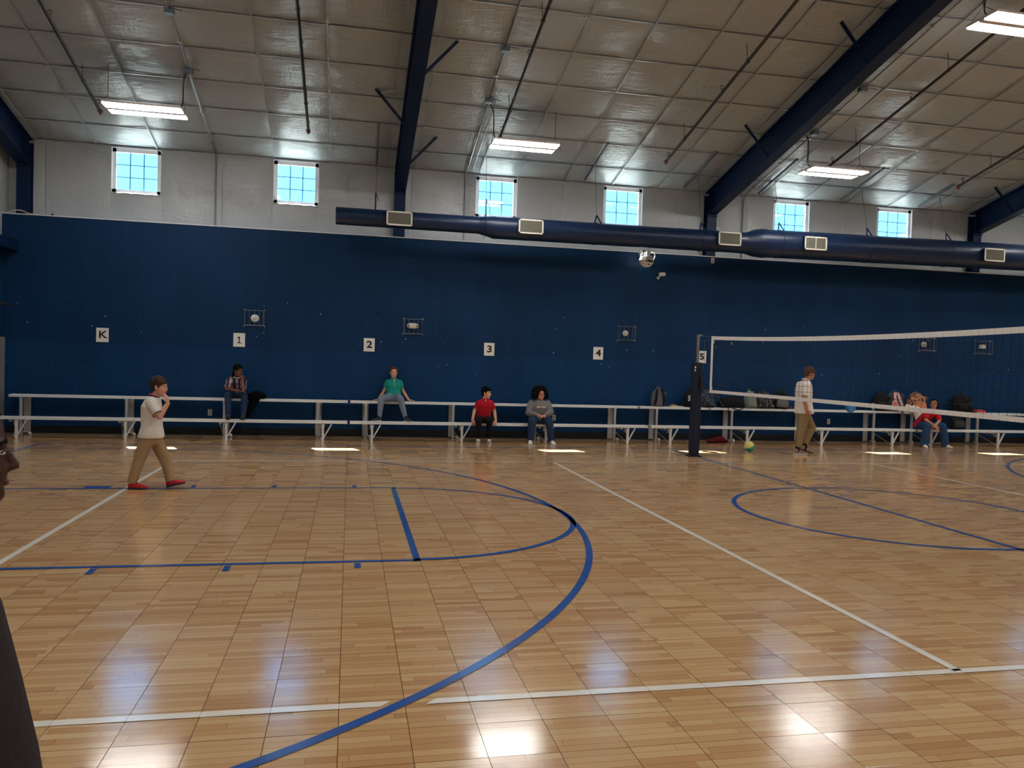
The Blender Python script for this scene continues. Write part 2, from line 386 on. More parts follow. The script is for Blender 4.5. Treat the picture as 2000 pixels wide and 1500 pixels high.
# seam tabs of the insulation
for x in CX[1:]:
    MB().bar((x, 13.15, zc(13.15)-.012), (x, 6.15, zc(6.15)-.012), .022, .012).build('seam_tab', M['vinyl'], ceiling)
for y in CY[1:]:
    MB().bar((X0, y, zc(y)+.0), (12.2, y, zc(y)+.0), .03, .014).build('purlin_seam', M['vinyl'], ceiling)

# sunlit ground outside the back wall
struct(MB().box(-60, 70, 13.45, 90, -.25, -.15).build('ground', mat('pale_ground', lin(150, 158, 152), .9)))
# windows and back wall
WIN = [(-10.655, .93), (-7.575, .92), (-3.355, .93), (-.455, .94), (3.735, .95), (6.50, .98), (10.79, .95), (13.56, .95), (17.8, .95), (20.6, .95)]
WZ0, WZ1 = 4.795, 5.675; YG = 13.255
sh = MB(); xs = [X0-.3]
for c, wd in WIN: xs += [c-wd/2, c+wd/2]
xs.append(X1+.3)
for i in range(0, len(xs), 2): sh.box(xs[i], xs[i+1], 13.27, 13.29, 0, 5.75)
for c, wd in WIN: sh.box(c-wd/2, c+wd/2, 13.27, 13.29, 0, WZ0); sh.box(c-wd/2, c+wd/2, 13.27, 13.29, WZ1, 5.75)
wall_back = struct(sh.build('wall_back', M['white_paint']))
def wallpiece(xa, xb, za, zb, seed, n1=None, amp=.012):
    w_, h_ = xb-xa, zb-za; n1 = max(4, int(w_*11)); n2 = max(3, int(h_*11))
    f = lambda s_, t_: (V((xa+w_*s_, YI, za+h_*t_)), V((0, -1, 0)))
    soft_panel(f, n1, n2, .014, seed, amp, M['vinyl_wall'], 'insulation_panel', wall_back)
seams = sorted(set([X0]+[-12.3, -9.03, -6.5, -5.2, -4.05, -1.85, .85, 1.95, 2.62, 5.1, 7.55, 8.3, 9.2, 12.2, 15, 19, X1]+[round(v, 3) for c, wd in WIN for v in (c-wd/2, c+wd/2)]))
winspan = [(round(c-wd/2, 3), round(c+wd/2, 3)) for c, wd in WIN]
for i in range(len(seams)-1):
    a, b = seams[i], seams[i+1]
    if b-a < .02: continue
    top = zc(YI)+.01
    if any(abs(a-p) < .01 and abs(b-q_) < .01 for p, q_ in winspan):
        wallpiece(a, b, ZT-.1, WZ0, i*2.3); wallpiece(a, b, WZ1, top, i*1.7, amp=.003)
    else:
        wallpiece(a+.003, b-.003, ZT-.1, top, i*3.3, amp=.022 if abs(a+5.2) < .2 or a < -12 or abs(a-.85) < .1 else .010)
for n, (c, wd) in enumerate(WIN):
    x0, x1 = c-wd/2, c+wd/2; wd_ = struct(MB().box(x0, x0+.012, YI-.01, 13.29, WZ0, WZ1).box(x1-.012, x1, YI-.01, 13.29, WZ0, WZ1).box(x0, x1, YI-.01, 13.29, WZ0-.012, WZ0).box(x0, x1, YI-.01, 13.29, WZ1, WZ1+.012).build('window_%d' % (n+1), M['vinyl_frame']))
    f = MB(); t_ = .072
    f.box(x0+.01, x0+.01+t_, 13.235, 13.275, WZ0, WZ1).box(x1-.01-t_, x1-.01, 13.235, 13.275, WZ0, WZ1).box(x0+.01, x1-.01, 13.235, 13.275, WZ1-t_, WZ1).box(x0+.01, x1-.01, 13.235, 13.275, WZ0, WZ0+t_)
    f.build('window_frame', M['vinyl_frame'], wd_)
    gx0, gx1, gz0, gz1 = x0+.080, x1-.080, WZ0+.070, WZ1-.070
    for k in (1, 2):
        xx = gx0+(gx1-gx0)*k/3; zz = gz0+(gz1-gz0)*k/3
        MB().box(xx-.009, xx+.009, 13.258, 13.266, gz0, gz1).build('muntin', M['grid'], wd_)
        MB().box(gx0, gx1, 13.258, 13.266, zz-.008, zz+.008).build('muntin', M['grid'], wd_)
    for i in range(3):
        for j in range(3):
            a, b = gx0+(gx1-gx0)*i/3, gx0+(gx1-gx0)*(i+1)/3; p, q_ = gz0+(gz1-gz0)*j/3, gz0+(gz1-gz0)*(j+1)/3
            MB().add([(a,YG,p),(b,YG,p),(b,YG,q_),(a,YG,q_)], [(0,1,2,3)]) or None
            g = MB(); g.add([(a,YG,p),(b,YG,p),(b,YG,q_),(a,YG,q_)], [(0,1,2,3)]); g.build('pane', M['glass'], wd_)
    MB().tube([(x0-.02+ (x1-x0+.04)*i/12, YI-.012+.004*math.sin(i*3), WZ0-.012+.006*math.sin(i*2.1)) for i in range(13)], .012, 6).build('tape_edge', M['vinyl_wall'], wd_)
# blue furred wall: boards of plywood, each a part, in front of a core
core = MB().box(X0, X1, YW+.012, 12.985, 0, ZT-.03); wb = struct(core.build('wall_back_lower', M['blue_up']))
wb.name = 'wall_backlower'
bx = -12.95
k = 0
while bx < 22.4:
    nx = min(bx+2.44, X1)
    MB().box(bx+.001, nx-.001, YW-.006, YW+.012, .10, 1.775).build('wall_board', M['blue_low'], wb)
    MB().box(bx+.001, nx-.001, YW, YW+.012, 1.777, ZT).build('wall_board', M['blue_up'], wb)
    bx = nx
struct(MB().box(X0, X1, YW-.004, YI, ZT, ZT+.018).build('trim_1', M['white_paint']))
struct(MB().box(X0, X1, YW-.012, YW-.004, .012, .165).build('baseboard_back', M['base']))
struct(MB().box(X0, X1, YW-.03, YW-.004, .0, .012).build('trim_2', M['sill']))
# left wall: white insulation above, blue below, grey pad, blue soffit
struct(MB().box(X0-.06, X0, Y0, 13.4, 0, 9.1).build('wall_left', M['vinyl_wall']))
for yy in range(-13, 13, 2):
    MB().box(X0, X0+.012, yy+.001, min(yy+2, YW)-.001, .0, 3.78).build('wall_board', M['blue_low'], bpy.data.objects['wall_left'])
struct(MB().box(X1, X1+.06, Y0, 13.4, 0, 9.1).build('wall_right', M['blue_up']))
struct(MB().box(X0, X1, Y0-.06, Y0, 0, 6.0).build('wall_front', M['vinyl_wall']))
MB().box(X0, X1, Y0, Y0+.02, 0, 4.2).build('wall_board', M['blue_up'], bpy.data.objects['wall_front'])
struct(MB().box(X0+.012, -12.66, -2, YW-.006, 3.50, 3.70).build('trim_3', M['steel']))
gp = struct(MB().box(X0+.012, -12.86, 10.6, 12.90, .02, 1.85).build('door_1', M['grey'])); MB().box(-12.86, -12.80, 10.75, 10.79, .9, 1.1).build('door_handle', M['galv'], gp)

# ------------------------------------------------------------------ steel frames
def frame(x, label):
    t = thing('steel_frame', label, 'steel beam', (x, YW, 0), 'tapered navy steel roof frames'); hw = .115
    def zb(y): return 5.19+(12.95-y)*.2445
    for nm, off, sgn in (('bottom_flange', 0, 1),):
        pass
    n = MB(); n.bar((x, 12.99, zb(12.99)), (x, 0, zb(0)), .23, .014); n.build('bottom_flange', M['steel'], t)
    n = MB(); n.bar((x, 13.14, zc(13.14)-.05), (x, 0, 8.95), .23, .014); n.build('top_flange', M['steel'], t)
    n = MB(); a = .005
    ys = [13.0, 0]; vs = []
    for sx_ in (-a, a):
        for y in ys: vs += [(x+sx_, y, zb(y)), (x+sx_, y, zc(y)-.05)]
    n.add(vs, [(0,1,3,2), (4,6,7,5), (0,4,5,1), (2,3,7,6), (0,2,6,4), (1,5,7,3)]); n.build('rafter_web', M['steel'], t)
    n = MB().box(x-hw, x+hw, 12.99, 13.004, 3.9, zb(12.99)).box(x-hw, x+hw, 13.165, 13.18, 3.9, 5.62).box(x-.006, x+.006, 13.0, 13.17, 3.9, 5.62); n.build('column', M['steel'], t)
    MB().box(x-hw, x+hw, 12.93, 13.004, zb(12.95)-.05, zb(12.95)-.035).box(x-hw, x+hw, 12.985, 12.998, zb(12.95)-.12, zb(12.95)).build('knee_plate', M['steel'], t)
    MB().box(x-hw, x+hw, 12.94, 12.955, zb(12.95)-.0, zc(12.95)-.06).build('end_plate', M['steel'], t)
    return t
FR = [(-12.62, 'navy steel frame in the corner beside the left wall'), (-5.45, 'navy steel frame rising behind the narrow end of the duct'), (1.62, 'large navy steel frame crossing above the widening of the duct'), (8.68, 'navy steel frame at the right edge above the thick duct'), (15.75, 'navy steel frame beyond the right edge of the picture')]
FRT = {x: frame(x, l) for x, l in FR}
def brace(x, y, side, label):
    tx = x+side*.62; zb = 5.19+(12.95-y)*.2445
    MB().bar((x+side*.10, y, zb+.02), (tx, y, zc(y)-.005), .05, .006).bar((x+side*.10, y+.025, zb+.02), (tx, y+.025, zc(y)-.005), .006, .05).build('flange_brace', M['steel'], FRT[x])
brace(-5.45, 8.88, 1, 'blue angle brace on the second frame, right side, highest one')
brace(-5.45, 10.4, -1, 'blue angle brace on the second frame, on its left side')
brace(-5.45, 11.8, 1, 'blue angle brace on the second frame, right side, lowest one')
brace(1.62, 7.4, -1, 'blue angle brace on the large frame, left side, upper one')
brace(1.62, 10.38, -1, 'blue angle brace on the large frame, left side, lower one')
brace(8.68, 11.83, -1, 'blue angle brace on the rightmost frame')

# ------------------------------------------------------------------ ceiling lights
def fixture(cx, cy, z, group='LED high bay lights', label='', top=None, cord=True, far=False):
    t = thing('ceiling_light', label, 'light', (cx, cy, z), group); L = .605
    MB().box(cx-L, cx+L, cy-.29, cy+.29, z+.02, z+.055).box(cx-L, cx+L, cy-.05, cy+.05, z-.002, z+.02).build('housing', M['lamp_body'], t)
    for y0, y1 in ((-.285, -.055), (.055, .285)):
        MB().box(cx-L+.005, cx+L-.005, cy+y0, cy+y1, z, z+.02).build('lit_panel', M['tube_far' if far else 'tube'], t)
    MB().box(cx-.16, cx+.16, cy-.12, cy+.12, z+.055, z+.085).build('driver_box', M['lamp_body'], t)
    zt = top if top else zc(cy)
    for sx_ in (-1, 1):
        xx = cx+sx_*(L-.02); w_ = MB().tube([(xx, cy, z+.22), (xx, cy, zt)], .006, 5).tube([(xx, cy-.24, z+.05), (xx, cy, z+.22), (xx, cy+.24, z+.05)], .004, 5)
        w_.build('hanging_wire', M['wire'], t)
    if cord:
        xx = cx+cord*(L+.0); pts = [(xx+.06*cord, cy-.05, zt-.03), (xx+.0*cord, cy-.05, zt-.14), (xx-.02*cord, cy-.04, zt-.35), (xx-.02*cord, cy-.03, z+.25), (xx-.06*cord, cy, z+.12), (xx-.25*cord, cy, z+.09)]
        MB().tube(smooth_path(pts), .010, 6).build('power_cord', M['pipe'], t)
    return t
def smooth_path(P, n=6):
    P = [V(p) for p in P]; out = []
    for i in range(len(P)-1):
        p0, p1, p2, p3 = P[max(i-1, 0)], P[i], P[i+1], P[min(i+2, len(P)-1)]
        for k in range(n):
            t = k/n; out.append(.5*((2*p1)+(p2-p0)*t+(2*p0-5*p1+4*p2-p3)*t*t+(3*p1-p0-3*p2+p3)*t**3))
    out.append(P[-1]); return out
fixture(-9.83, 10.42, 5.65, label='white twin-strip ceiling light hanging above the leftmost window', cord=1, far=True)
fixture(-3.34, 10.55, 5.65, label='white twin-strip ceiling light hanging above the third window from the left', cord=-1, far=True)
fixture(3.02, 10.52, 5.65, label='white twin-strip ceiling light beneath the large frame, near the fifth window', cord=-1, far=True)
fixture(3.03, 6.15, 6.80, label='nearest twin-strip ceiling light, cut by the top right corner', cord=-1)
hid = 'twin-strip ceiling light further out, beyond the picture'
for cx in (-9.83, -3.34, 3.03, 9.6, 16.2):
    for cy, z in ((10.5, 5.65), (6.15, 6.8), (1.8, 7.8), (-1.8, 7.8), (-6.15, 6.8), (-10.5, 5.65)):
        if (cy == 10.5 and cx < 4) or (cy == 6.15 and cx == 3.03): continue
        fixture(cx, cy, z, 'ceiling lights beyond the picture', hid, cord=0, far=(cy != 6.15))

# ------------------------------------------------------------------ conduits and junction boxes
def jbox(x, y, par):
    z = zc(y)-.05
    MB().box(x-.06, x+.06, y-.06, y+.06, z-.04, z+.03).build('junction_box', M['box'], par); t = par.children[-1]; MB().box(x-.065, x+.065, y-.066, y-.06, z-.045, z+.035).build('box_cover', M['box'], t)
    MB().tube(smooth_path([(x+.05, y-.05, z+.02), (x+.16, y-.1, z+.0), (x+.2, y-.14, z-.03)]), .006, 5).build('loose_wire', M['wire'], t)
for x, n in ((-9.157, 'leftmost conduit'), (-4.057, 'middle conduit'), (2.47, 'conduit beside the large frame')):
    zz = zc
    c = MB().tube([(x, 6.2, zc(6.2)-.05), (x, 13.0, zc(13.0)-.05)], .014, 8)
    if x < 2: c.tube([(x, 13.0, zc(13.0)-.05), (x, 13.12, zc(13.12)-.06), (x, 13.15, 5.6), (x, 13.15, 4.25)], .014, 8)
    else: c.tube([(x, 13.0, zc(13.0)-.05), (x, 13.1, zc(13.1)-.08), (x, 13.15, 5.5), (x, 13.15, 4.25)], .016, 8)
    if x > -5 and x < 0: c.tube([(x+.12, 10.3, zc(10.3)-.05), (x+.12, 13.0, zc(13.0)-.05)], .010, 6)
    t = thing('conduit', 'metal conduit down the ceiling, the '+n, 'conduit', (x, 13.15, 4.22), 'metal conduits'); c.build('conduit_run', M['galv'], t)
    for yy in (7.2, 9.6, 11.6, 12.7): MB().box(x-.03, x+.03, yy-.01, yy+.01, zc(yy)-.068, zc(yy)-.02).build('strap', M['galv'], t)
    jbox(x, 8.9, t); jbox(x, 10.36, t)

# ------------------------------------------------------------------ sprinkler pipes
def pipe(x, yend, label, off=.3, y1=5.9):
    t = thing('sprinkler_pipe', label, 'pipe', (x, yend, zc(yend)-off), 'black sprinkler pipes under the roof')
    MB().tube([(x, y1, zc(y1)-off), (x, yend, zc(yend)-off)], .026, 10).build('pipe_run', M['pipe'], t)
    z = zc(yend)-off
    MB().tube([(x, yend-.03, z+.01), (x, yend+.04, z-.01)], .036, 10).tube([(x, yend, z-.02), (x, yend, z-.06)], .018, 8).tube([(x-.045, yend, z), (x+.045, yend, z)], .012, 6).build('end_fitting', M['brass'], t)
    for yy in (yend-.9, yend-3.3):
        zz = zc(yy)-off
        h = MB().tube([(x-.01, yy, zz+.03), (x-.03, yy, zc(yy)-.02)], .006, 6)
        ring = [(x, yy, zz)]
        h.tube([(x+.034*math.cos(a*math.pi/6), yy, zz+.034*math.sin(a*math.pi/6)) for a in range(13)], .005, 5, cap=False); h.build('pipe_hanger', M['wire'], t)
    for yy in (yend-.12, yend-2.4):
        zz = zc(yy)-off; s_ = MB().tube([(x-.0, yy, zz+.02), (x, yy, zz+.07)], .012, 8)
        s_.tube([(x+.028*math.cos(a*math.pi/6), yy, zz+.10+.028*math.sin(a*math.pi/6)) for a in range(13)], .005, 5, cap=False).tube([(x, yy, zz+.128), (x, yy, zz+.133)], .022, 10); s_.build('sprinkler_head', M['wire'], t)
for x, y, l in ((-10.81, 11.39, 'black sprinkler pipe ending beside the leftmost light'), (-7.26, 11.44, 'black sprinkler pipe above the second window from the left'), (-3.70, 11.07, 'black sprinkler pipe running down to the middle light'),
                (-.18, 11.43, 'black sprinkler pipe above the fourth window'), (3.28, 11.07, 'black sprinkler pipe running past the nearest light'), (6.70, 11.4, 'black sprinkler pipe at the right, ending near the rightmost frame')):
    pipe(x, y, l)
# slotted channels near the eave that carry the duct wires
CH = [(-5.965, 11.41, 'short slotted channel beside the second frame'), (-3.78, 11.83, 'short slotted channel above the third window'), (-1.44, 11.36, 'short slotted channel left of the fourth window'),
      (.9, 11.35, 'short slotted channel left of the large frame'), (2.72, 11.34, 'short slotted channel right of the large frame'), (4.82, 11.37, 'short slotted channel between the fifth and sixth windows'), (6.94, 11.79, 'short slotted channel left of the rightmost frame')]
for x, y, l in CH:
    m = MB().bar((x, y, zc(y)-.075), (x, 12.93, zc(12.93)-.075), .026, .008).bar((x-.012, y, zc(y)-.055), (x-.012, 12.93, zc(12.93)-.055), .004, .04).bar((x+.012, y, zc(y)-.055), (x+.012, 12.93, zc(12.93)-.055), .004, .04)
    tag(m.build('slotted_channel', M['box']), l, 'channel', 'short channels along the eave')

# ------------------------------------------------------------------ duct
YD = 12.0
def dz(x): return 4.412 if x < -3.7 else (4.38 if x < 1.8 else 4.42+(x-2)*.0098)
dt = thing('air_duct', 'long navy round air duct hanging along the back wall, stepping wider to the right', 'duct', (-6.74, YD, 4.41))
def lathe_x(mb, prof, n=40):
    vs = []; fs = []
    for x, r, z in prof:
        for k in range(n): a = 2*math.pi*k/n; vs.append((x, YD+r*math.cos(a), z+r*math.sin(a)))
    for i in range(len(prof)-1):
        for k in range(n): fs.append((i*n+k, (i+1)*n+k, (i+1)*n+(k+1) % n, i*n+(k+1) % n))
    mb.add(vs, fs, True); return mb
def seg(name, prof, capL=False):
    mb = lathe_x(MB(), prof)
    if capL: n = 40; x, r, z = prof[0]; mb.add([(x, YD+r*math.cos(2*math.pi*k/n), z+r*math.sin(2*math.pi*k/n)) for k in range(n)], [tuple(range(n))])
    return mb.build(name, M['duct'], dt)
seg('duct_section', [(-6.735, .17, 4.412), (-3.93, .17, 4.406)], True)
seg('reducer', [(-3.93, .172, 4.406), (-3.80, .19, 4.40), (-3.62, .226, 4.382), (-3.58, .226, 4.38)])
xx = -3.58
for x2 in (-1.5, .4, 1.86): seg('duct_section', [(xx, .224, 4.38+(xx+3.58)*.004), (x2, .224, 4.38+(x2+3.58)*.004)]); seg('duct_collar', [(x2-.02, .23, 4.38+(x2+3.58)*.004), (x2+.02, .23, 4.38+(x2+3.58)*.004)]); xx = x2
seg('reducer', [(1.86, .226, 4.40), (1.95, .23, 4.402), (2.15, .292, 4.415), (2.28, .308, 4.42), (2.34, .308, 4.42)])
seg('duct_collar', [(2.30, .314, 4.42), (2.40, .314, 4.421)])
xx = 2.34
for x2 in (5.1, 8.45, 11.5, 15, 19, 22.5): seg('duct_section', [(xx, .303, dz(xx)), (x2, .303, dz(x2))]); seg('duct_collar', [(x2-.02, .309, dz(x2)), (x2+.02, .309, dz(x2))]); xx = x2
VT = [(-5.52, 4.392, .50, .275, 'cream duct grille in front of the second frame, leftmost', 0, 11.75), (-2.895, 4.40, .51, .29, 'cream duct grille just right of the first duct reducer', 0, 11.72),
      (1.44, 4.425, .52, .285, 'cream duct grille under the large frame', 1, 11.72), (3.40, 4.43, .53, .285, 'cream duct grille just right of the second duct reducer', 2, 11.62), (7.93, 4.44, .54, .295, 'cream duct grille nearest the right edge', 1, 11.62), (12.4, 4.5, .54, .29, 'cream duct grille beyond the right edge', 1, 11.62)]
for x, z, wd, ht, l, st, yf in VT:
    f = .028
    m = MB()
    for a, b, c, d in ((-wd/2, wd/2, ht/2-f, ht/2), (-wd/2, wd/2, -ht/2, -ht/2+f), (-wd/2, -wd/2+f, -ht/2, ht/2), (wd/2-f, wd/2, -ht/2, ht/2)): m.box(x+a, x+b, yf-.012, yf, z+c, z+d)
    t = m.build('grille', M['grille'], dt)
    MB().box(x-wd/2+.01, x+wd/2-.01, yf, yf+.16, z-ht/2+.01, z+ht/2-.01).build('collar', M['duct'], t)
    nb = 16
    for k in range(nb):
        xx = x-wd/2+f+(wd-2*f)*(k+.5)/nb
        MB().box(xx-.004, xx+.004, yf-.008, yf+.002, z-ht/2+f, z+ht/2-f).build('blade', M['grille_dark'], t)
    MB().box(x-wd/2+f, x+wd/2-f, yf-.001, yf+.001, z-ht/2+f, z+ht/2-f).build('back_screen', M['grille_back'], t)
    if st == 0:
        for k in range(9): zz = z-ht/2+f+(ht-2*f)*(k+.5)/9; MB().box(x-wd/2+f, x+wd/2-f, yf-.010, yf-.006, zz-.0015, zz+.0015).build('cross_blade', M['grille_dark'], t)
    if st == 2: MB().box(x-.008, x+.008, yf-.012, yf, z-ht/2, z+ht/2).build('mullion', M['grille'], t)
HG = [(-5.98, 'leftmost duct hanger, near the duct end'), (-3.78, 'duct hanger standing in front of the third window'), (-1.44, 'duct hanger left of the fourth window'), (.9, 'duct hanger left of the large frame'), (2.73, 'duct hanger in front of the fifth window'), (4.9, 'duct hanger between the fifth and sixth windows'), (6.95, 'duct hanger left of the rightmost frame')]
for x, l in HG:
    r = .17 if x < -3.9 else (.225 if x < 2 else .303); z = dz(x) if x > 2 else (4.41 if x < -3.9 else 4.39); t = dt
    ht = .33 if x < -3.7 else .16
    zt = z+r+ht
    t = MB().tube([(x, YD, zt), (x+.03, 12.3, zc(12.3)-.09)], .005, 5).build('hanger_wire', M['wire'], dt)
    if ht > .2: MB().bar((x, YD-.02, z+r-.03), (x, YD, zt), .03, .006, (0,1,0)).bar((x+.01, YD, zt-.02), (x+.06, YD, zt-.16), .012, .006, (0,1,0)).build('strap', M['duct'], t)
    else: MB().bar((x-.07, YD-.1, z+r-.03), (x, YD, zt), .03, .006, (0,1,0)).bar((x+.09, YD-.1, z+r-.05), (x, YD, zt), .03, .006, (0,1,0)).build('strap', M['duct'], t)
    MB().tube([(x-.02, YD+(r+.004)*math.cos(a*math.pi/12), z+(r+.004)*math.sin(a*math.pi/12)) for a in range(25)], .006, 5, cap=False).build('strap_band', M['duct'], t)
# ------------------------------------------------------------------ bleachers
def bleacher(x0, x1, u0, u1, legs, label):
    t = thing('bleacher', label, 'bleacher', ((x0+x1)/2, 12.4, 0), 'aluminium two-row bleachers along the wall')
    def plank(a, b, y0, y1, zt):
        mb = MB().box(a, b, y0+.008, y1-.008, zt-.012, zt).box(a, b, y0, y0+.008, zt-.045, zt).box(a, b, y1-.008, y1, zt-.045, zt)
        for k in range(1, 5): yy = y0+(y1-y0)*k/5; mb.box(a, b, yy-.004, yy+.004, zt-.0005, zt+.003)
        return mb.build('seat_plank', M['alu'], t)
    plank(x0, x1, 12.05, 12.30, .390); plank(u0, u1, 12.55, 12.80, .775)
    for (a, b, y0, y1, zt) in ((x0, x1, 12.05, 12.30, .390), (u0, u1, 12.55, 12.80, .775)):
        MB().box(a-.004, a+.012, y0-.005, y1+.003, zt-.05, zt+.004).box(b-.012, b+.004, y0-.005, y1+.003, zt-.05, zt+.004).build('end_cap', M['alu_dull'], t)
    for X in legs:
        X = -6.4+(X+6.4)*.992
        MB().box(X-.021, X+.021, 12.058, 12.098, .0, .33).build('leg', M['alu'], t)
        MB().bar((X+.02, 12.078, .07), (X+.165, 12.078, .335), .022, .034, (0,1,0)).build('brace', M['alu'], t)
        XU = X-.12
        MB().box(XU-.022, XU+.022, 12.57, 12.615, .0, .69).box(XU-.028, XU+.028, 12.565, 12.62, .69, .73).build('upright', M['alu_dull'], t)
        MB().box(XU-.058, XU+.058, 12.895, 12.902, .03, .72).box(XU-.06, XU-.053, 12.875, 12.902, .03, .72).box(XU+.053, XU+.06, 12.875, 12.902, .03, .72).build('channel_post', M['alu_dull'], t)
        MB().box(XU-.02, XU+.02, 12.10, 12.85, .30, .342).box(XU-.018, XU+.018, 12.63, 12.87, .69, .728).build('seat_bracket', M['alu_dull'], t)
        MB().box(X-.045, X-.03, 12.07, 12.17, .24, .34).box(X+.03, X+.036, 12.065, 12.12, .28, .345).tube([(X-.05, 12.11, .30), (X+.04, 12.11, .30)], .008, 6).build('hinge', M['alu_dull'], t)
        MB().tube([(X-.18, 12.5, .26), (X-.045, 12.1, .06)], .007, 6).tube([(X-.05, 12.08, .045), (X-.03, 12.08, .045)], .018, 8).build('fold_rod', M['alu_dull'], t)
        MB().tube([(XU+.10, 12.70, .028), (XU+.14, 12.70, .028)], .027, 12).box(XU, XU+.13, 12.69, 12.71, .05, .065).build('caster', M['plastic'], t)
    return t
bleacher(-12.65, -6.42, -12.65, -6.42, (-12.38, -10.52, -8.71, -6.89), 'leftmost aluminium bleacher where the walking boy passes')
bleacher(-6.37, -.12, -6.37, -.17, (-5.93, -4.11, -2.33, -.52), 'aluminium bleacher where three people sit apart')
bleacher(-.05, 6.42, -.12, 6.42, (.46, 2.28, 4.12, 5.94), 'aluminium bleacher behind the volleyball post, loaded with bags')
bleacher(6.48, 12.7, 6.48, 12.7, (6.97, 8.81, 10.6, 12.4), 'rightmost aluminium bleacher with the girl in red')

# ------------------------------------------------------------------ volleyball net
def post(y, label, sgn):
    x = -.03; t = thing('volleyball_post', label, 'post', (x, y, 0), 'volleyball posts')
    MB().tube([(x, y, .0), (x+.01, y, 2.22)], .030, 14).build('pole', M['galv'], t)
    MB().tube([(x+.01, y, 2.22), (x+.01, y, 2.27)], .036, 14).tube([(x+.01, y-sgn*.02, 2.26), (x+.05, y-sgn*.09, 2.27)], .014, 8).ell((x+.01, y, 2.275), .034, .034, .015).build('pulley_cap', M['galv'], t)
    n = 8; mb = MB(); vs = []; r = .098
    prof = [(.0, .9), (.03, 1.0), (.9, 1.0), (1.72, .97), (1.765, .86)]
    for z, k in prof:
        for i in range(n): a = 2*math.pi*(i+.5)/n; vs.append((x+r*k*math.cos(a), y+r*k*math.sin(a), z))
    fs = [(i*n+k, i*n+(k+1) % n, (i+1)*n+(k+1) % n, (i+1)*n+k) for i in range(len(prof)-1) for k in range(n)]+[tuple(4*n+k for k in range(n))]
    mb.add(vs, fs); mb.build('padding', M['pad'], t)
    MB().box(x-.115, x+.115, y-.115, y+.115, 0, .02).build('base_plate', M['rubber'], t)
    MB().bar((x+.062, y-sgn*.09, .1), (x+.062, y-sgn*.09, 1.72), .018, .006, (0,1,0)).build('closing_flap', M['rubber'], t)
    MB().box(x+.03, x+.09, y-sgn*.12-.02, y-sgn*.12+.02, 1.26, 1.50).tube([(x+.09, y-sgn*.12, 1.33), (x+.13, y-sgn*.14, 1.33), (x+.13, y-sgn*.14, 1.24)], .01, 6).build('winch', M['rubber'], t)
    em = MB(); em.ell((x-.07, y-.099, 1.67), .017, .002, .022, nu=12, nv=6).box(x-.088, x-.060, y-.1005, y-.098, 1.60, 1.63).build('emblem', M['paper'], t)
    return t
post(9.95, 'volleyball post in navy padding at the far side line', 1)
post(-.95, 'near volleyball post in navy padding, outside the picture', -1)
nt = thing('volleyball_net', 'black volleyball net with white tapes stretched towards the right edge', 'net', (0, 4.65, 1.7))
def ztop(y): return 2.145+.097*((y-4.65)/4.75)**2
def zbot(y): return 1.232-.012*((y-4.65)/4.75)**2
YA, YB = -.1, 9.40
for nm, zf, dd in (('top_tape', ztop, -.062), ('bottom_tape', lambda y: zbot(y)+.05, -.052)):
    mb = MB(); n = 48; vs = []
    for i in range(n+1):
        y = YA+(YB-YA)*i/n
        for xx, zz in ((-.006, 0), (.006, 0), (.006, dd), (-.006, dd)): vs.append((xx, y, zf(y)+zz))
    fs = [(i*4+k, i*4+(k+1) % 4, (i+1)*4+(k+1) % 4, (i+1)*4+k) for i in range(n) for k in range(4)]+[(3,2,1,0), (n*4, n*4+1, n*4+2, n*4+3)]
    mb.add(vs, fs); tp = mb.build(nm, M['tape'], nt)
    st = MB()
    for k in range(95): y = YA+.05+k*.1; st.box(-.0066, .0066, y-.0018, y+.0018, zf(y)+dd, zf(y)+dd*.55)
    st.build('lacing', M['lace'], tp)
for y, nm in ((YB, 'side_tape'), (YA, 'side_tape')):
    s_ = 1 if y > 0 else -1
    MB().box(-.008, .008, y-.025, y+.025, zbot(y)-.0, ztop(y)).bar((-.0, y-s_*.035, ztop(y)-.07), (0, y-s_*.025, ztop(y)-.13), .05, .014, (1,0,0)).bar((-.0, y-s_*.03, zbot(y)+.06), (0, y-s_*.02, zbot(y)+.11), .04, .014, (1,0,0)).build(nm, M['tape'], nt)
    yp = 9.95 if y > 0 else -.95
    MB().tube([(0, y, ztop(y)-.01), (-.01, yp-s_*.03, 2.265)], .005, 5).tube([(0, y, zbot(y)+.02), (.02, yp-s_*.1, zbot(y)+.06)], .008, 5).tube([(0, y, ztop(y)-.07), (0, y+s_*.3, ztop(y)-.075), (0, yp-s_*.03, ztop(y)-.07)], .003, 4).tube([(0, y+s_*.33, ztop(y)-.07), (0, y+s_*.30, 1.75), (0, yp-s_*.06, 1.5)], .004, 4).build('rope', M['tape'] if False else M['wire'], nt)
mb = MB()
for k in range(94):
    y = YA+.05+k*.1; j = .004*math.sin(k*2.3); mb.tube([(j, y, zbot(y)+.03), (j*1.5, y+j, 1.7), (0, y, ztop(y)-.05)], .0024, 4, cap=False, smooth=False)
for k in range(1, 10):
    mb.tube([(0, YA+(YB-YA)*i/40, zbot(YA+(YB-YA)*i/40)+.05+(ztop(YA+(YB-YA)*i/40)-.06-zbot(YA+(YB-YA)*i/40)-.05)*k/10) for i in range(41)], .0022, 4, cap=False, smooth=False)
mb.build('net_mesh', M['net'], nt)

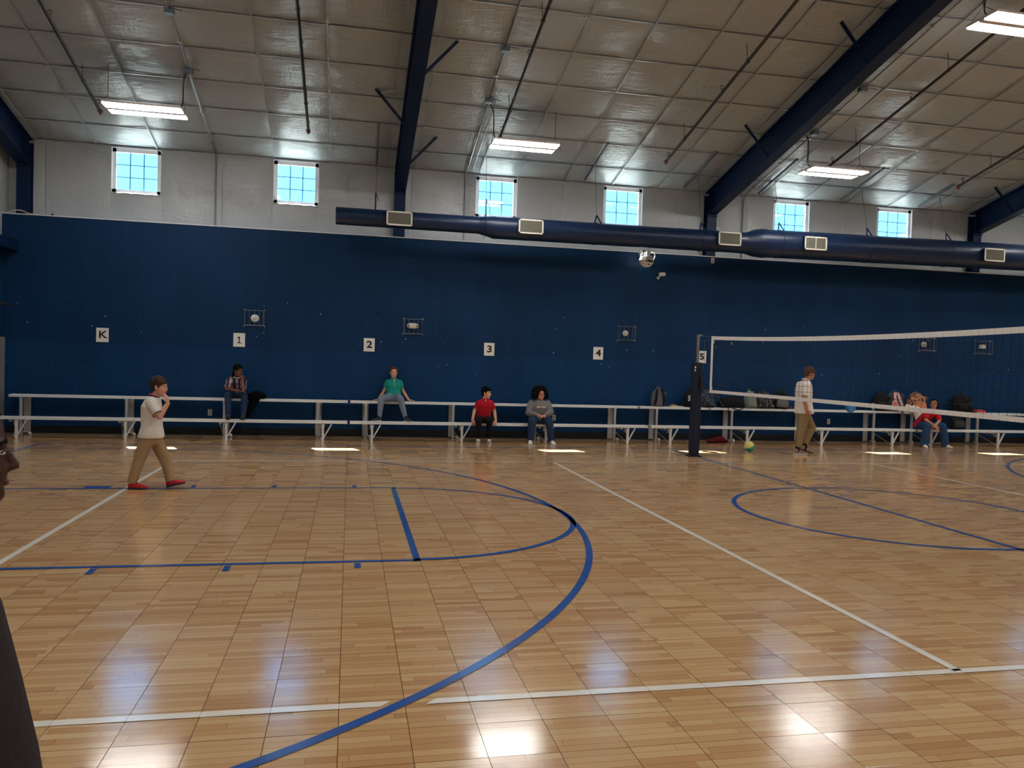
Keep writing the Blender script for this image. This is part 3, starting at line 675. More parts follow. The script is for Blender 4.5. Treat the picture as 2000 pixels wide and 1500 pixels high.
# ------------------------------------------------------------------ wall fittings
YF = YW-.006
def text_obj(body, size, loc, m, parent, name='printed_letter', off=.004, ext=.0006):
    c = bpy.data.curves.new(name, 'FONT'); c.body = body; c.size = size; c.align_x = 'CENTER'; c.align_y = 'CENTER'; c.offset = off; c.extrude = ext; c.resolution_u = 6
    o = bpy.data.objects.new('tmp', c); col.objects.link(o); dg = bpy.context.evaluated_depsgraph_get(); me = bpy.data.meshes.new_from_object(o.evaluated_get(dg)); bpy.data.objects.remove(o)
    me.transform(Matrix.Translation(loc) @ Matrix.Rotation(math.pi/2, 4, 'X') @ Matrix.Diagonal((1.22, 1, 1, 1))); me.materials.clear(); me.materials.append(m); me.name = name
    return link(name, me, parent)
for ch, x, z, wd in (('K', -11.152, 1.952, 'the letter K'), ('1', -8.602, 1.945, 'the numeral one'), ('2', -6.012, 1.935, 'the numeral two'), ('3', -3.465, 1.925, 'the numeral three'), ('4', -1.009, 1.919, 'the numeral four'), ('5', 1.46, 1.915, 'the numeral five, half behind the volleyball post')):
    sh_ = MB(); n = 6
    vs = []
    for j in range(n+1):
        for i in range(n+1): a, b = i/n, j/n; vs.append((x-.112+.224*a, YF-.004-.004*abs(math.sin(a*4+b*3+x)), z-.138+.276*b))
    fs = [(j*(n+1)+i, j*(n+1)+i+1, (j+1)*(n+1)+i+1, (j+1)*(n+1)+i) for j in range(n) for i in range(n)]
    sh_.add(vs, fs, True); sh_.box(x-.112, x+.112, YF-.002, YF, z-.138, z+.138)
    o = sh_.build('paper_sign', M['paper']); tag(o, 'white paper sheet on the blue wall with '+wd, 'sign', 'lettered sheets along the wall')
    if ch == '1': MB().box(x-.008, x+.014, YF-.0115, YF-.0095, z-.068, z+.068).box(x-.036, x+.044, YF-.0115, YF-.0095, z-.068, z-.050).bar((x+.004, YF-.0105, z+.062), (x-.036, YF-.0105, z+.036), .022, .0015, (0, 1, 0)).build('printed_letter', M['ink'], o); continue
    text_obj(ch, .20, V((x+.005, YF-.0100, z)), M['ink'], o, off=.0045 if ch == 'K' else .0065)
def cage(x, z, w_, h_, label, dp=.11):
    t = thing('wire_guard', 'galvanised wire guard around '+label, 'wire guard', (x, YF, z), 'wire guards on the wall'); x0, x1, z0, z1 = x-w_/2, x+w_/2, z-h_/2, z+h_/2
    r = .0042; yb, yf = YF-.005, YF-dp
    m = MB()
    for a, b, c, d, y in ((x0, x1, z0, z1, yb), (x0+.008, x1-.008, z0+.008, z1-.008, yf)):
        m.tube([(a,y,c),(b,y,c)], r, 5).tube([(a,y,d),(b,y,d)], r, 5).tube([(a,y,c),(a,y,d)], r, 5).tube([(b,y,c),(b,y,d)], r, 5)
    for a, c in ((x0, z0), (x1, z0), (x0, z1), (x1, z1)): m.tube([(a, yb, c), (a+(.008 if a < x else -.008), yf, c+(.008 if c < z else -.008))], r, 5)
    m.build('guard_frame', M['galv'], t)
    for k in range(1, 4): xx = x0+w_*k/4+.01; MB().tube([(xx, yf, z0+.01), (xx, yf, z1-.01)], r*.85, 5).tube([(xx, yb, z1), (xx, yf, z1-.01)], r*.85, 5).tube([(xx, yb, z0), (xx, yf, z0+.01)], r*.85, 5).build('wire_bar', M['galv'], t)
    for a, c in ((x0-.012, z0-.012), (x1+.012, z0-.012), (x0-.012, z1+.012), (x1+.012, z1+.012)): MB().ell((a, YF-.004, c), .011, .006, .011, nu=8, nv=5).build('fixing_clip', M['plastic'], t)
def rnd_dev(x, z, r, label):
    t = thing('strobe_alarm', label, 'alarm', (x, YF, z), 'alarms and lights inside the wire guards')
    m = MB(); vs = []; n = 24
    prof = [(r, 0), (r, .028), (r*.93, .04), (r*.6, .045), (r*.35, .052), (.0005, .056)]
    for q_, d in prof:
        for k in range(n): a = 2*math.pi*k/n; vs.append((x+q_*math.cos(a), YF-d, z+q_*math.sin(a)))
    m.add(vs, [(i*n+k, i*n+(k+1) % n, (i+1)*n+(k+1) % n, (i+1)*n+k) for i in range(len(prof)-1) for k in range(n)], True); m.build('disc_body', M['plastic'], t)
    for dx, dz_ in ((-.025, .0), (.025, .004), (0, -.026)): MB().ell((x+dx, YF-.052, z+dz_), r*.12, .006, r*.14, nu=8, nv=5).build('lens_slot', M['wire'], t)
cage(-8.315, 2.40, .375, .310, 'a round strobe above the sheet with the numeral one'); rnd_dev(-8.305, 2.395, .080, 'round white strobe between the first two numbered sheets')
cage(-5.115, 2.35, .385, .315, 'an oval emergency light near the sheet with the numeral two')
cage(-.37, 2.38, .38, .31, 'the round strobe near the sheet with the numeral four'); rnd_dev(-.395, 2.385, .062, 'round white strobe to the right of the sheet with the numeral four')
cage(7.33, 2.40, .41, .30, 'a round strobe seen just under the net tape'); rnd_dev(7.24, 2.40, .064, 'round white strobe seen just under the net tape')
cage(8.91, 2.38, .41, .31, 'the rightmost emergency light')
def oval(x, z, a, b, label, trap=False):
    t = thing('emergency_light', label, 'emergency light', (x, YF, z), 'alarms and lights inside the wire guards')
    if not trap:
        MB().ell((x, YF-.04, z), a, .045, b, p=.8, nu=20, nv=11).build('lamp_housing', M['plastic'], t)
        for s_ in (-1, 1): MB().ell((x+s_*a*.66, YF-.055, z), .032, .035, .034).build('lamp_head', M['galv'], t)
    else:
        vs = [(x-a, YF, z-b), (x+a, YF, z-b), (x+a*.7, YF, z+b), (x-a*.7, YF, z+b)]; vs += [(q_[0]*.94+x*.06, YF-.07, q_[2]) for q_ in vs]
        m = MB(); m.add(vs, [(3,2,1,0), (4,5,6,7), (0,1,5,4), (1,2,6,5), (2,3,7,6), (3,0,4,7)]); m.build('lamp_housing', M['plastic'], t)
        for s_ in (-1, 1): MB().ell((x+s_*a*.5, YF-.075, z-b*.2), .028, .012, .028).build('lamp_head', M['paper'], t)
oval(-5.122, 2.365, .122, .060, 'oval white emergency light near the sheet with the numeral two'); oval(8.88, 2.40, .078, .047, 'squat white emergency light, the rightmost device on the wall', True)
def outlet(x, z, label, par=None):
    t = MB().box(x-.038, x+.038, YF-.006, YF, z-.06, z+.06).build('wall_outlet', M['plastic']); tag(t, label, 'outlet', 'outlets on the blue wall')
    for dz_ in (-.024, .024): MB().ell((x, YF-.006, z+dz_), .016, .003, .016, nu=12, nv=4).build('socket', M['wire'], t)
outlet(-9.135, .465, 'white wall outlet under the leftmost bleacher seat'); outlet(-1.975, .47, 'white wall outlet right of the girl in the grey hoodie'); outlet(4.76, .485, 'white wall outlet behind the walking teenager'); outlet(1.645, 4.115, 'white outlet plate at the top of the wall below the large frame')
# faceted device on the wall top, its bracket and cable loop
t = thing('wall_projector', 'faceted white camera unit on a bracket at the top of the blue wall', 'camera unit', (-.07, 12.7, 3.95))
bm_ = MB(); pr = [(.0, .02), (.10, .0), (.155, -.05), (.155, -.14), (.10, -.20), (.0, -.215)]
cx_, cy_, cz_ = -.07, 12.62, 4.09
rings = [(.05, 0.0), (.135, -.02), (.168, -.10), (.150, -.17), (.085, -.235), (.02, -.25)]; n = 9; vs = []
for r_, dz_ in rings:
    for k in range(n): a = 2*math.pi*(k+.3)/n; vs.append((cx_+r_*math.cos(a), cy_+r_*.8*math.sin(a), cz_+dz_))
bm_.add(vs, [(i*n+k, i*n+(k+1) % n, (i+1)*n+(k+1) % n, (i+1)*n+k) for i in range(len(rings)-1) for k in range(n)]+[tuple(reversed(range(n))), tuple((len(rings)-1)*n+k for k in range(n))]); bm_.build('faceted_body', M['plastic'], t)
MB().box(-.09, -.0, 12.55, 12.72, 4.10, 4.19).build('mount_box', M['plastic'], t); MB().box(-.16, -.125, 12.62, YF, 4.0, 4.21).box(-.16, -.04, 12.62, 12.64, 4.17, 4.21).build('bracket', M['galv'], t)
MB().ell((-.055, 12.49, 3.965), .026, .012, .026).build('camera_lens', M['ink'], t)
for a, b, c, d in ((-.105, 3.975, .018, .028), (-.0, 3.955, .03, .02)): MB().box(a-c, a+c, 12.495, 12.51, b-d, b+d).build('dark_facet', M['ink'], t)
MB().box(-.075, -.03, 12.485, 12.51, 3.88, 3.90).build('dark_facet', M['ink'], t)
MB().tube(smooth_path([(.05, 12.6, 3.97), (.10, 12.6, 4.03), (.12, 12.6, 4.10), (.08, 12.6, 4.16), (.0, 12.62, 4.16), (-.05, 12.62, 4.12)]), .008, 6).tube(smooth_path([(-.12, 12.62, 4.16), (-.2, 12.62, 4.10), (-.22, 12.6, 4.0)]), .007, 6).tube([(.10, 12.6, 4.03), (.16, 12.7, 4.2)], .006, 6).build('cable', M['plastic'], t)
tag(MB().tube([(.20+.058*math.cos(a*math.pi/10), YF-.006, 3.955+.075*math.sin(a*math.pi/10)) for a in range(21)], .003, 4, cap=False).build('cable_loop', M['steel']), 'thin dark cable loop on the wall beside the camera unit', 'cable')
t = thing('bullet_camera', 'small white security camera on the wall below and right of the camera unit', 'camera', (.37, YF, 3.69), 'white security cameras')
MB().ell((.325, YF-.03, 3.655), .035, .03, .035).build('swivel_base', M['plastic'], t); MB().tube([(.33, YF-.05, 3.66), (.37, YF-.09, 3.69)], .012, 8).build('neck', M['plastic'], t)
MB().box(.325, .435, YF-.19, YF-.07, 3.69, 3.76).ell((.38, YF-.19, 3.725), .045, .012, .03).build('camera_body', M['plastic'], t)
t = thing('bullet_camera', 'small white security camera beneath the blue ledge at the left edge', 'camera', (-12.72, 11.9, 3.45), 'white security cameras')
MB().tube([(-12.80, 11.8, 3.40), (-12.655, 11.72, 3.375)], .038, 14).build('camera_body', M['plastic'], t); MB().tube([(-12.655, 11.72, 3.375), (-12.645, 11.715, 3.373)], .026, 14).build('camera_lens', M['ink'], t)
MB().tube([(-12.80, 11.82, 3.41), (-12.80, 11.83, 3.5)], .016, 8).build('mount', M['plastic'], t)
tag(MB().tube([(-12.93, 11.9, 2.50), (-12.80, 12.2, 2.47), (-12.60, 12.5, 2.445)], [.05, .035, .018], 8).build('bracket_fixture', M['rubber']), 'dark arm reaching out of the left wall', 'bracket')
tag(MB().bar((-5.90, YF-.012, 2.615), (-5.80, YF-.012, 2.625), .02, .02).bar((-5.83, YF-.02, 2.60), (-5.81, YF-.02, 2.64), .012, .012).build('wall_hook', M['rubber']), 'small black hook on the wall above the numeral two', 'hook')
tag(MB().tube(smooth_path([(-12.86, YF, 4.225), (-12.75, YF, 4.27), (-12.62, YF, 4.275), (-12.48, YF, 4.225), (-12.3, YF, 4.222)]), .009, 6).build('white_cable', M['plastic']), 'white cable looping over the wall top beside the corner frame', 'cable')
tag(MB().ell((-12.12, 13.05, 4.24), .02, .02, .025).bar((-12.13, 13.05, 4.22), (-12.10, 13.05, 4.27), .02, .02).build('debris', M['rubber']), 'small black scrap on top of the blue wall near the left corner', 'scrap')
for k, (x, z) in enumerate(((2.19, 2.245), (2.07, 2.33))):
    o = MB().ell((x, YF-.003, z), .022-.006*k, .004, .026-.010*k, nu=7, nv=4).build('paint_chip', mat('yellow_chip', lin(190, 170, 90), .8) if k == 0 else M['paper']); tag(o, ['yellowish', 'small white'][k]+' scrap stuck to the wall above the net corner', 'scrap')
# ------------------------------------------------------------------ bags and loose things
def pattern(name, a, b, scale, c=None, kind='noise', thr=.5):
    t = NT(name); P = t.obj()
    if kind == 'noise':
        f = t.step(t.noise(P, scale, 3, .55, 1.5), thr-.02, thr+.02); cc = t.mix(f, a, b)
    elif kind == 'spots':
        v = t.N('TexVoronoi'); v.inputs['Scale'].default_value = scale; t.put(P, v.inputs['Vector']); f = t.step(v.outputs['Distance'], thr+.03, thr-.03); cc = t.mix(f, a, b)
    elif kind == 'stripes':
        s = t.N('SeparateXYZ'); t.l.new(P, s.inputs[0]); q = t.math('SINE', t.math('MULTIPLY', s.outputs[0], scale)); cc = t.mix(t.step(q, -.1, .1), a, b)
    elif kind == 'plaid':
        s = t.N('SeparateXYZ'); t.l.new(P, s.inputs[0])
        u = t.step(t.math('SINE', t.math('MULTIPLY', s.outputs[0], scale)), .0, .2); w_ = t.step(t.math('SINE', t.math('MULTIPLY', s.outputs[2], scale)), .3, .5); z = t.step(t.math('SINE', t.math('MULTIPLY', s.outputs[0], scale*2.1)), .75, .85)
        cc = t.mix(u, a, b); cc = t.mix(t.math('MULTIPLY', w_, .55), cc, a); cc = t.mix(t.math('MULTIPLY', z, .7), cc, c)
    elif kind == 'ball':
        s = t.N('SeparateXYZ'); t.l.new(P, s.inputs[0]); q = t.math('ADD', s.outputs[2], t.math('MULTIPLY', s.outputs[0], -.45)); cc = t.mix(t.step(q, -.006, .004), a, b); cc = t.mix(t.step(q, -.072, -.066), c, cc)
    t.put(cc, t.p.inputs['Base Color']); t.p.inputs['Roughness'].default_value = .8; return t.m
GR = mat('grey_fabric', lin(96, 96, 100), .85, 0, .3, .15, 30, .3); SG = mat('sage_fabric', lin(120, 132, 118), .85, 0, .3, .15, 30, .3)
PK = mat('pink_fabric', lin(222, 178, 172), .85, 0, .3, .1, 30, .2); CH = mat('charcoal_fabric', lin(58, 66, 78), .85); CR = mat('cream_knit', lin(226, 216, 192), .9, 0, .3, .1, 30, .4)
OR = mat('rust_fabric', lin(200, 132, 100), .85, 0, .3, .12, 30, .3); RD = mat('red_rubber', lin(214, 60, 54), .6); RDK = mat('dark_red_fabric', lin(110, 22, 26), .85, 0, .3, .2, 20, .3)
P1 = pattern('blue_white_print', lin(14, 14, 20), lin(120, 150, 190), 30, thr=.60); P2 = pattern('paisley_print', lin(14, 14, 16), lin(190, 190, 188), 26, thr=.60)
P3 = pattern('rust_print', lin(30, 22, 22), lin(208, 140, 108), 16, thr=.50)
def backpack(x, y, z, w_, h_, d, m, label, m2=None, lean=.10, tilt=0., straps=None, handle=True, rot=0., pocket=True, group='school bags on the bleachers'):
    # built upright around its base, then leaned back; everything is mesh in world space
    t = thing('backpack', label, 'backpack', (x, y, z), group)
    T = Matrix.Translation((x, y, z)) @ Matrix.Rotation(rot, 4, 'Z') @ Matrix.Rotation(tilt, 4, 'Y') @ Matrix.Rotation(-lean, 4, 'X')
    def put(mb, nm, mm, vox=None, par=t, lab=None):
        mb.v = [tuple(T @ V(v)) for v in mb.v]
        return mb.blob(nm, mm, par, vox, 2, lab) if vox else mb.build(nm, mm, par, lab)
    b = MB(); secs = []
    for k, (f, wf, df) in enumerate(((0.0, .80, .75), (.04, .95, .95), (.3, 1.0, 1.0), (.6, .97, .9), (.82, .74, .70), (.94, .46, .46), (1.0, .18, .22))):
        secs.append(((0, -d*.02*math.sin(f*3), h_*f), (w_/2*wf, 0, 0), (0, d/2*df, 0)))
    b.loft(secs, 18)
    for k in range(7): a = k*1.3; b.ell((w_*.40*math.cos(a), -d*.30+.05*d*math.sin(a), h_*(.15+.11*k)), w_*.14, d*.2, h_*.10)
    put(b, 'bag_body', m, .012)
    if pocket:
        p = MB().loft([((0, -d*.5, h_*.08), (w_*.33, 0, 0), (0, d*.15, 0)), ((0, -d*.52, h_*.14), (w_*.38, 0, 0), (0, d*.2, 0)), ((0, -d*.5, h_*.42), (w_*.37, 0, 0), (0, d*.19, 0)), ((0, -d*.44, h_*.5), (w_*.28, 0, 0), (0, d*.1, 0))], 16)
        put(p, 'front_pocket', m2 or m)
        put(MB().tube([(-w_*.36, -d*.66, h_*.40), (0, -d*.70, h_*.43), (w_*.36, -d*.66, h_*.40)], .004, 5), 'zip', M['wire'])
    if handle: put(MB().tube(smooth_path([(-.04, 0, h_*.97), (-.03, 0, h_+.03), (.03, 0, h_+.03), (.04, 0, h_*.97)]), .008, 6), 'top_handle', m if m2 is None else m)
    if straps:
        for s_ in (-1, 1):
            q = MB(); pts = smooth_path([(s_*w_*.14, -d*.30, h_*.93), (s_*w_*.24, -d*.54, h_*.72), (s_*w_*.28, -d*.60, h_*.4), (s_*w_*.36, -d*.45, h_*.06)], 5)
            for a, c in zip(pts, pts[1:]): q.bar(a, c, .055, .016, (0, 1, 0))
            put(q, 'shoulder_strap', straps)
    return t
ZS = .778
backpack(.33, 12.66, ZS, .32, .41, .20, GR, 'grey backpack with black straps, the leftmost bag on the bleachers', GR, straps=M['black'], tilt=.05, pocket=False)
t = backpack(1.12, 12.66, ZS, .34, .42, .22, M['black'], 'black bag with three white stripes, behind the volleyball post')
for k in range(3): MB().bar((.965, 12.47, .93+k*.045), (1.02, 12.475, .955+k*.045), .02, .006, (0,1,0)).build('white_stripe', M['paper'], t)
t = backpack(1.49, 12.66, ZS, .38, .38, .22, P1, 'black bag with blue and white print just right of the volleyball post', tilt=.08)
MB().tube(smooth_path([(1.66, 12.52, 1.12), (1.72, 12.48, .95), (1.84, 12.50, .79)]), .012, 6).tube(smooth_path([(1.52, 12.50, .80), (1.50, 12.50, .70), (1.54, 12.52, .62)]), .008, 5).build('loose_strap', P1, t)
t = thing('duffel_bag', 'low black duffel bag with a strap hanging over the bench edge', 'bag', (2.1, 12.68, ZS), 'school bags on the bleachers')
MB().loft([((1.80, 12.68, ZS+.07), (0, .06, 0), (0, 0, .06)), ((1.84, 12.68, ZS+.11), (0, .12, 0), (0, 0, .11)), ((2.05, 12.68, ZS+.135), (0, .14, 0), (0, 0, .135)), ((2.25, 12.68, ZS+.13), (0, .13, 0), (0, 0, .13)), ((2.38, 12.68, ZS+.09), (0, .09, 0), (0, 0, .09))], 18).blob('bag_body', M['black'], t, .012, 3)
MB().tube(smooth_path([(1.98, 12.54, .86), (1.97, 12.535, .76), (1.99, 12.535, .55), (2.0, 12.56, .45)]), .009, 5).tube(smooth_path([(2.05, 12.53, .80), (2.2, 12.525, .74), (2.32, 12.53, .78), (2.37, 12.56, .84)]), .012, 5).build('hanging_strap', M['black'], t)
backpack(2.56, 12.64, ZS, .27, .40, .20, SG, 'pale sage green backpack between the black duffel and the printed bag', straps=SG, tilt=-.05)
t = backpack(2.90, 12.67, ZS, .46, .40, .24, P2, 'black bag with white paisley print left of the walking teenager', lean=.05)
backpack(3.30, 12.66, ZS, .40, .42, .26, M['black'], 'black backpack nearest the walking teenager, with a pale side pocket', GR, tilt=.12, lean=.06)
t = thing('keyring_pompom', 'small bright pink keyring lying beside the black backpack on the bench', 'keyring', (3.55, 12.6, .79)); MB().ell((3.56, 12.6, .83), .018, .018, .022, nu=8, nv=6).build('charm', mat('pink', lin(190, 50, 110), .6), t); MB().tube([(3.56, 12.6, .81), (3.60, 12.6, .78)], .005, 5).build('cord_loop', M['black'], t)
backpack(5.94, 12.66, ZS, .44, .43, .24, M['black'], 'plain black backpack beside the clear water bottle')
t = backpack(6.34, 12.64, ZS, .44, .49, .22, CH, 'pink and charcoal striped backpack leaning to one side', tilt=-.10, pocket=False)
for s_ in (-.10, .02):
    q = MB(); pts = smooth_path([(6.24+s_*.5, 12.50, 1.23), (6.28+s_, 12.47, 1.08), (6.36+s_, 12.475, .92), (6.44+s_, 12.50, .79)], 4)
    for a, c in zip(pts, pts[1:]): q.bar(a, c, .06, .012, (0, 1, 0))
    q.build('shoulder_strap', PK, t)
MB().ell((6.19, 12.52, .93), .05, .05, .11).build('side_pocket', PK, t); MB().box(6.14, 6.22, 12.462, 12.475, .965, .985).box(6.14, 6.22, 12.462, 12.475, .92, .94).build('red_stripe', RD, t)
backpack(6.90, 12.66, ZS, .48, .46, .26, P3, 'black backpack with rust orange print beside the cream sweater', OR, tilt=.05)
t = thing('water_bottle', 'clear water bottle standing on the bench left of the striped backpack', 'bottle', (5.70, 12.6, ZS)); MB().tube([(5.70, 12.6, ZS), (5.70, 12.6, ZS+.13), (5.70, 12.6, ZS+.155)], [.03, .03, .013], 12).build('bottle_body', M['galv'], t); MB().tube([(5.70, 12.6, ZS+.155), (5.70, 12.6, ZS+.185)], .014, 10).build('bottle_cap', M['paper'], t)
t = thing('sweater', 'cream knitted sweater bundled on the bench and hanging over its edge', 'sweater', (6.75, 12.5, ZS))
m = MB().ell((6.60, 12.56, .88), .09, .07, .08).ell((6.72, 12.52, .84), .10, .08, .09).ell((6.80, 12.50, .83), .09, .07, .08).ell((6.66, 12.54, .83), .08, .07, .06)
m.cap((6.78, 12.49, .80), .07, (6.80, 12.47, .62), .055).cap((6.80, 12.47, .62), .055, (6.84, 12.44, .46), .038).cap((6.86, 12.50, .80), .05, (6.88, 12.47, .66), .04)
m.blob('knit_body', CR, t, .012, 3)
backpack(8.16, 12.66, ZS, .52, .46, .28, M['black'], 'large black backpack right of the girl in red', tilt=-.03)
t = backpack(7.74, 12.28, .393, .34, .38, .20, M['black'], 'black and dark green backpack standing on the lower bench behind the girl in red', mat('dark_green_fabric', lin(30, 44, 42), .8), lean=.3)
for k, (x, l) in enumerate(((8.55, 'left'), (8.68, 'right'))):
    t = thing('red_shoe', 'bright red slip-on shoe on the bench, the %s one of the pair' % l, 'shoe', (x, 12.62, ZS), 'pair of red shoes on the bench')
    MB().ell((x, 12.60, ZS+.035), .055, .11, .035, p=.85).ell((x, 12.63, ZS+.05), .045, .07, .03).build('shoe_upper', RD, t); MB().ell((x, 12.60, ZS+.012), .056, .115, .012, p=.6).build('sole', mat('pale_sole', lin(230, 200, 190), .7), t)
t = MB().box(8.42, 8.82, 12.57, 12.79, ZS, ZS+.012).build('cloth', M['black']); tag(t, 'flat black cloth under the red shoes', 'cloth')
t = thing('folder', 'white folder of papers lying on the bench left of the striped black bag', 'folder', (.75, 12.66, ZS)); MB().box(.61, .90, 12.58, 12.78, ZS, ZS+.018).build('cover', M['paper'], t); MB().box(.625, .895, 12.585, 12.775, ZS+.005, ZS+.013).build('pages', M['plastic'], t)
o = MB().box(.64, .76, 12.60, 12.72, ZS+.0185, ZS+.045).build('pencil_case', mat('ochre', lin(196, 150, 60), .6)); tag(o, 'small ochre pencil case on the white folder', 'pencil case')
o = MB().box(9.84, 10.0, 12.58, 12.66, ZS, ZS+.02).build('phone', M['rubber']); tag(o, 'dark phone lying on the bench at the right edge', 'phone')
# jacket draped over both benches
t = thing('jacket', 'black fuzzy jacket hanging over the top bench beside the seated boy in plaid', 'jacket', (-8.2, 12.6, ZS))
m = MB()
for x, y, z, a, b, c in ((-8.30, 12.62, .83, .09, .12, .07), (-8.20, 12.64, .85, .11, .12, .09), (-8.10, 12.64, .83, .08, .11, .07), (-8.33, 12.56, .80, .05, .08, .07)): m.ell((x, y, z), a, b, c)
m.cap((-8.24, 12.52, .80), .085, (-8.28, 12.46, .62), .07).cap((-8.28, 12.46, .62), .07, (-8.33, 12.32, .46), .05).cap((-8.18, 12.52, .80), .06, (-8.22, 12.48, .68), .05)
for k in range(26): a = k*2.4; m.ell((-8.2+.13*math.cos(a)*R.random(), 12.62+.1*math.sin(a), .84+.05*R.random()), .025, .025, .022, nu=8, nv=6)
m.blob('jacket_body', mat('black_fleece', lin(9, 9, 10), .95, 0, .1, .2, 60, .5), t, .011, 2)
t = thing('red_bag', 'dark red cloth bag crumpled on the floor under the bleacher behind the post', 'bag', (1.7, 12.5, 0))
m = MB()
for x, y, z, a, b, c in ((1.55, 12.5, .04, .10, .10, .04), (1.68, 12.5, .06, .11, .12, .065), (1.80, 12.5, .07, .10, .11, .075), (1.90, 12.5, .04, .08, .09, .04)): m.ell((x, y, z), a, b, c)
m.blob('cloth_body', RDK, t, .012, 3)
MB().tube(smooth_path([(1.94, 12.45, .03), (2.0, 12.42, .06), (2.02, 12.4, .02)]), .008, 5).build('drawstring', M['paper'], t)
t = thing('hair_clip', 'small black claw clip lying on the floor near the far wall', 'hair clip', (-9.26, 11.88, 0.003)); MB().tube(smooth_path([(-9.36, 11.88, .008), (-9.28, 11.875, .02), (-9.16, 11.89, .008)]), .007, 6).build('clip_arm', M['rubber'], t); MB().ell((-9.25, 11.86, .014), .035, .03, .012, nu=10, nv=6).tube([(-9.32, 11.86, .008), (-9.2, 11.87, .010)], .008, 6).build('clip_jaw', M['rubber'], t)
# balls
t = MB().ell((0, 0, 0), .105, .105, .105, nu=28, nv=18).build('playground_ball', pattern('ball_yellow_green', lin(50, 160, 130), lin(214, 206, 120), 1, lin(60, 130, 160), 'ball')); t.location = (1.56, 10.78, .107); tag(t, 'yellow and green rubber ball resting on the floor right of the post', 'ball')
t = MB().ell((0, 0, 0), .104, .104, .104, nu=28, nv=18).build('playground_ball', mat('blue_ball', lin(50, 120, 180), .5, 0, .5, .15, 10)); t.location = (4.40, 11.6, .885); tag(t, 'blue rubber ball in mid air behind the bottom net tape', 'ball')

# ------------------------------------------------------------------ people
SK1 = mat('skin_light', lin(214, 158, 130), .5, 0, .4, .06, 20); SK2 = mat('skin_tan', lin(186, 128, 98), .5, 0, .4, .06, 20); SK3 = mat('skin_brown', lin(112, 70, 50), .45, 0, .4, .08, 20); SK4 = mat('skin_dark', lin(70, 38, 28), .5, 0, .4, .08, 14)
LIPD = mat('lip_dark', lin(96, 52, 46), .45); LIP = mat('lip', lin(150, 78, 72), .4); EYW = mat('eye_white', lin(215, 210, 205), .3); IRI = mat('iris', lin(28, 18, 14), .2)
HB = mat('hair_black', lin(12, 9, 9), .85, 0, .12, .2, 50, .6, 120); HBR = mat('hair_brown', lin(60, 42, 28), .7, 0, .3, .3, 50, .6, 120); HR = mat('hair_auburn', lin(70, 26, 24), .6, 0, .4, .3, 50, .6, 120); HL = mat('hair_light_brown', lin(88, 60, 38), .7, 0, .2, .3, 50, .6, 120)
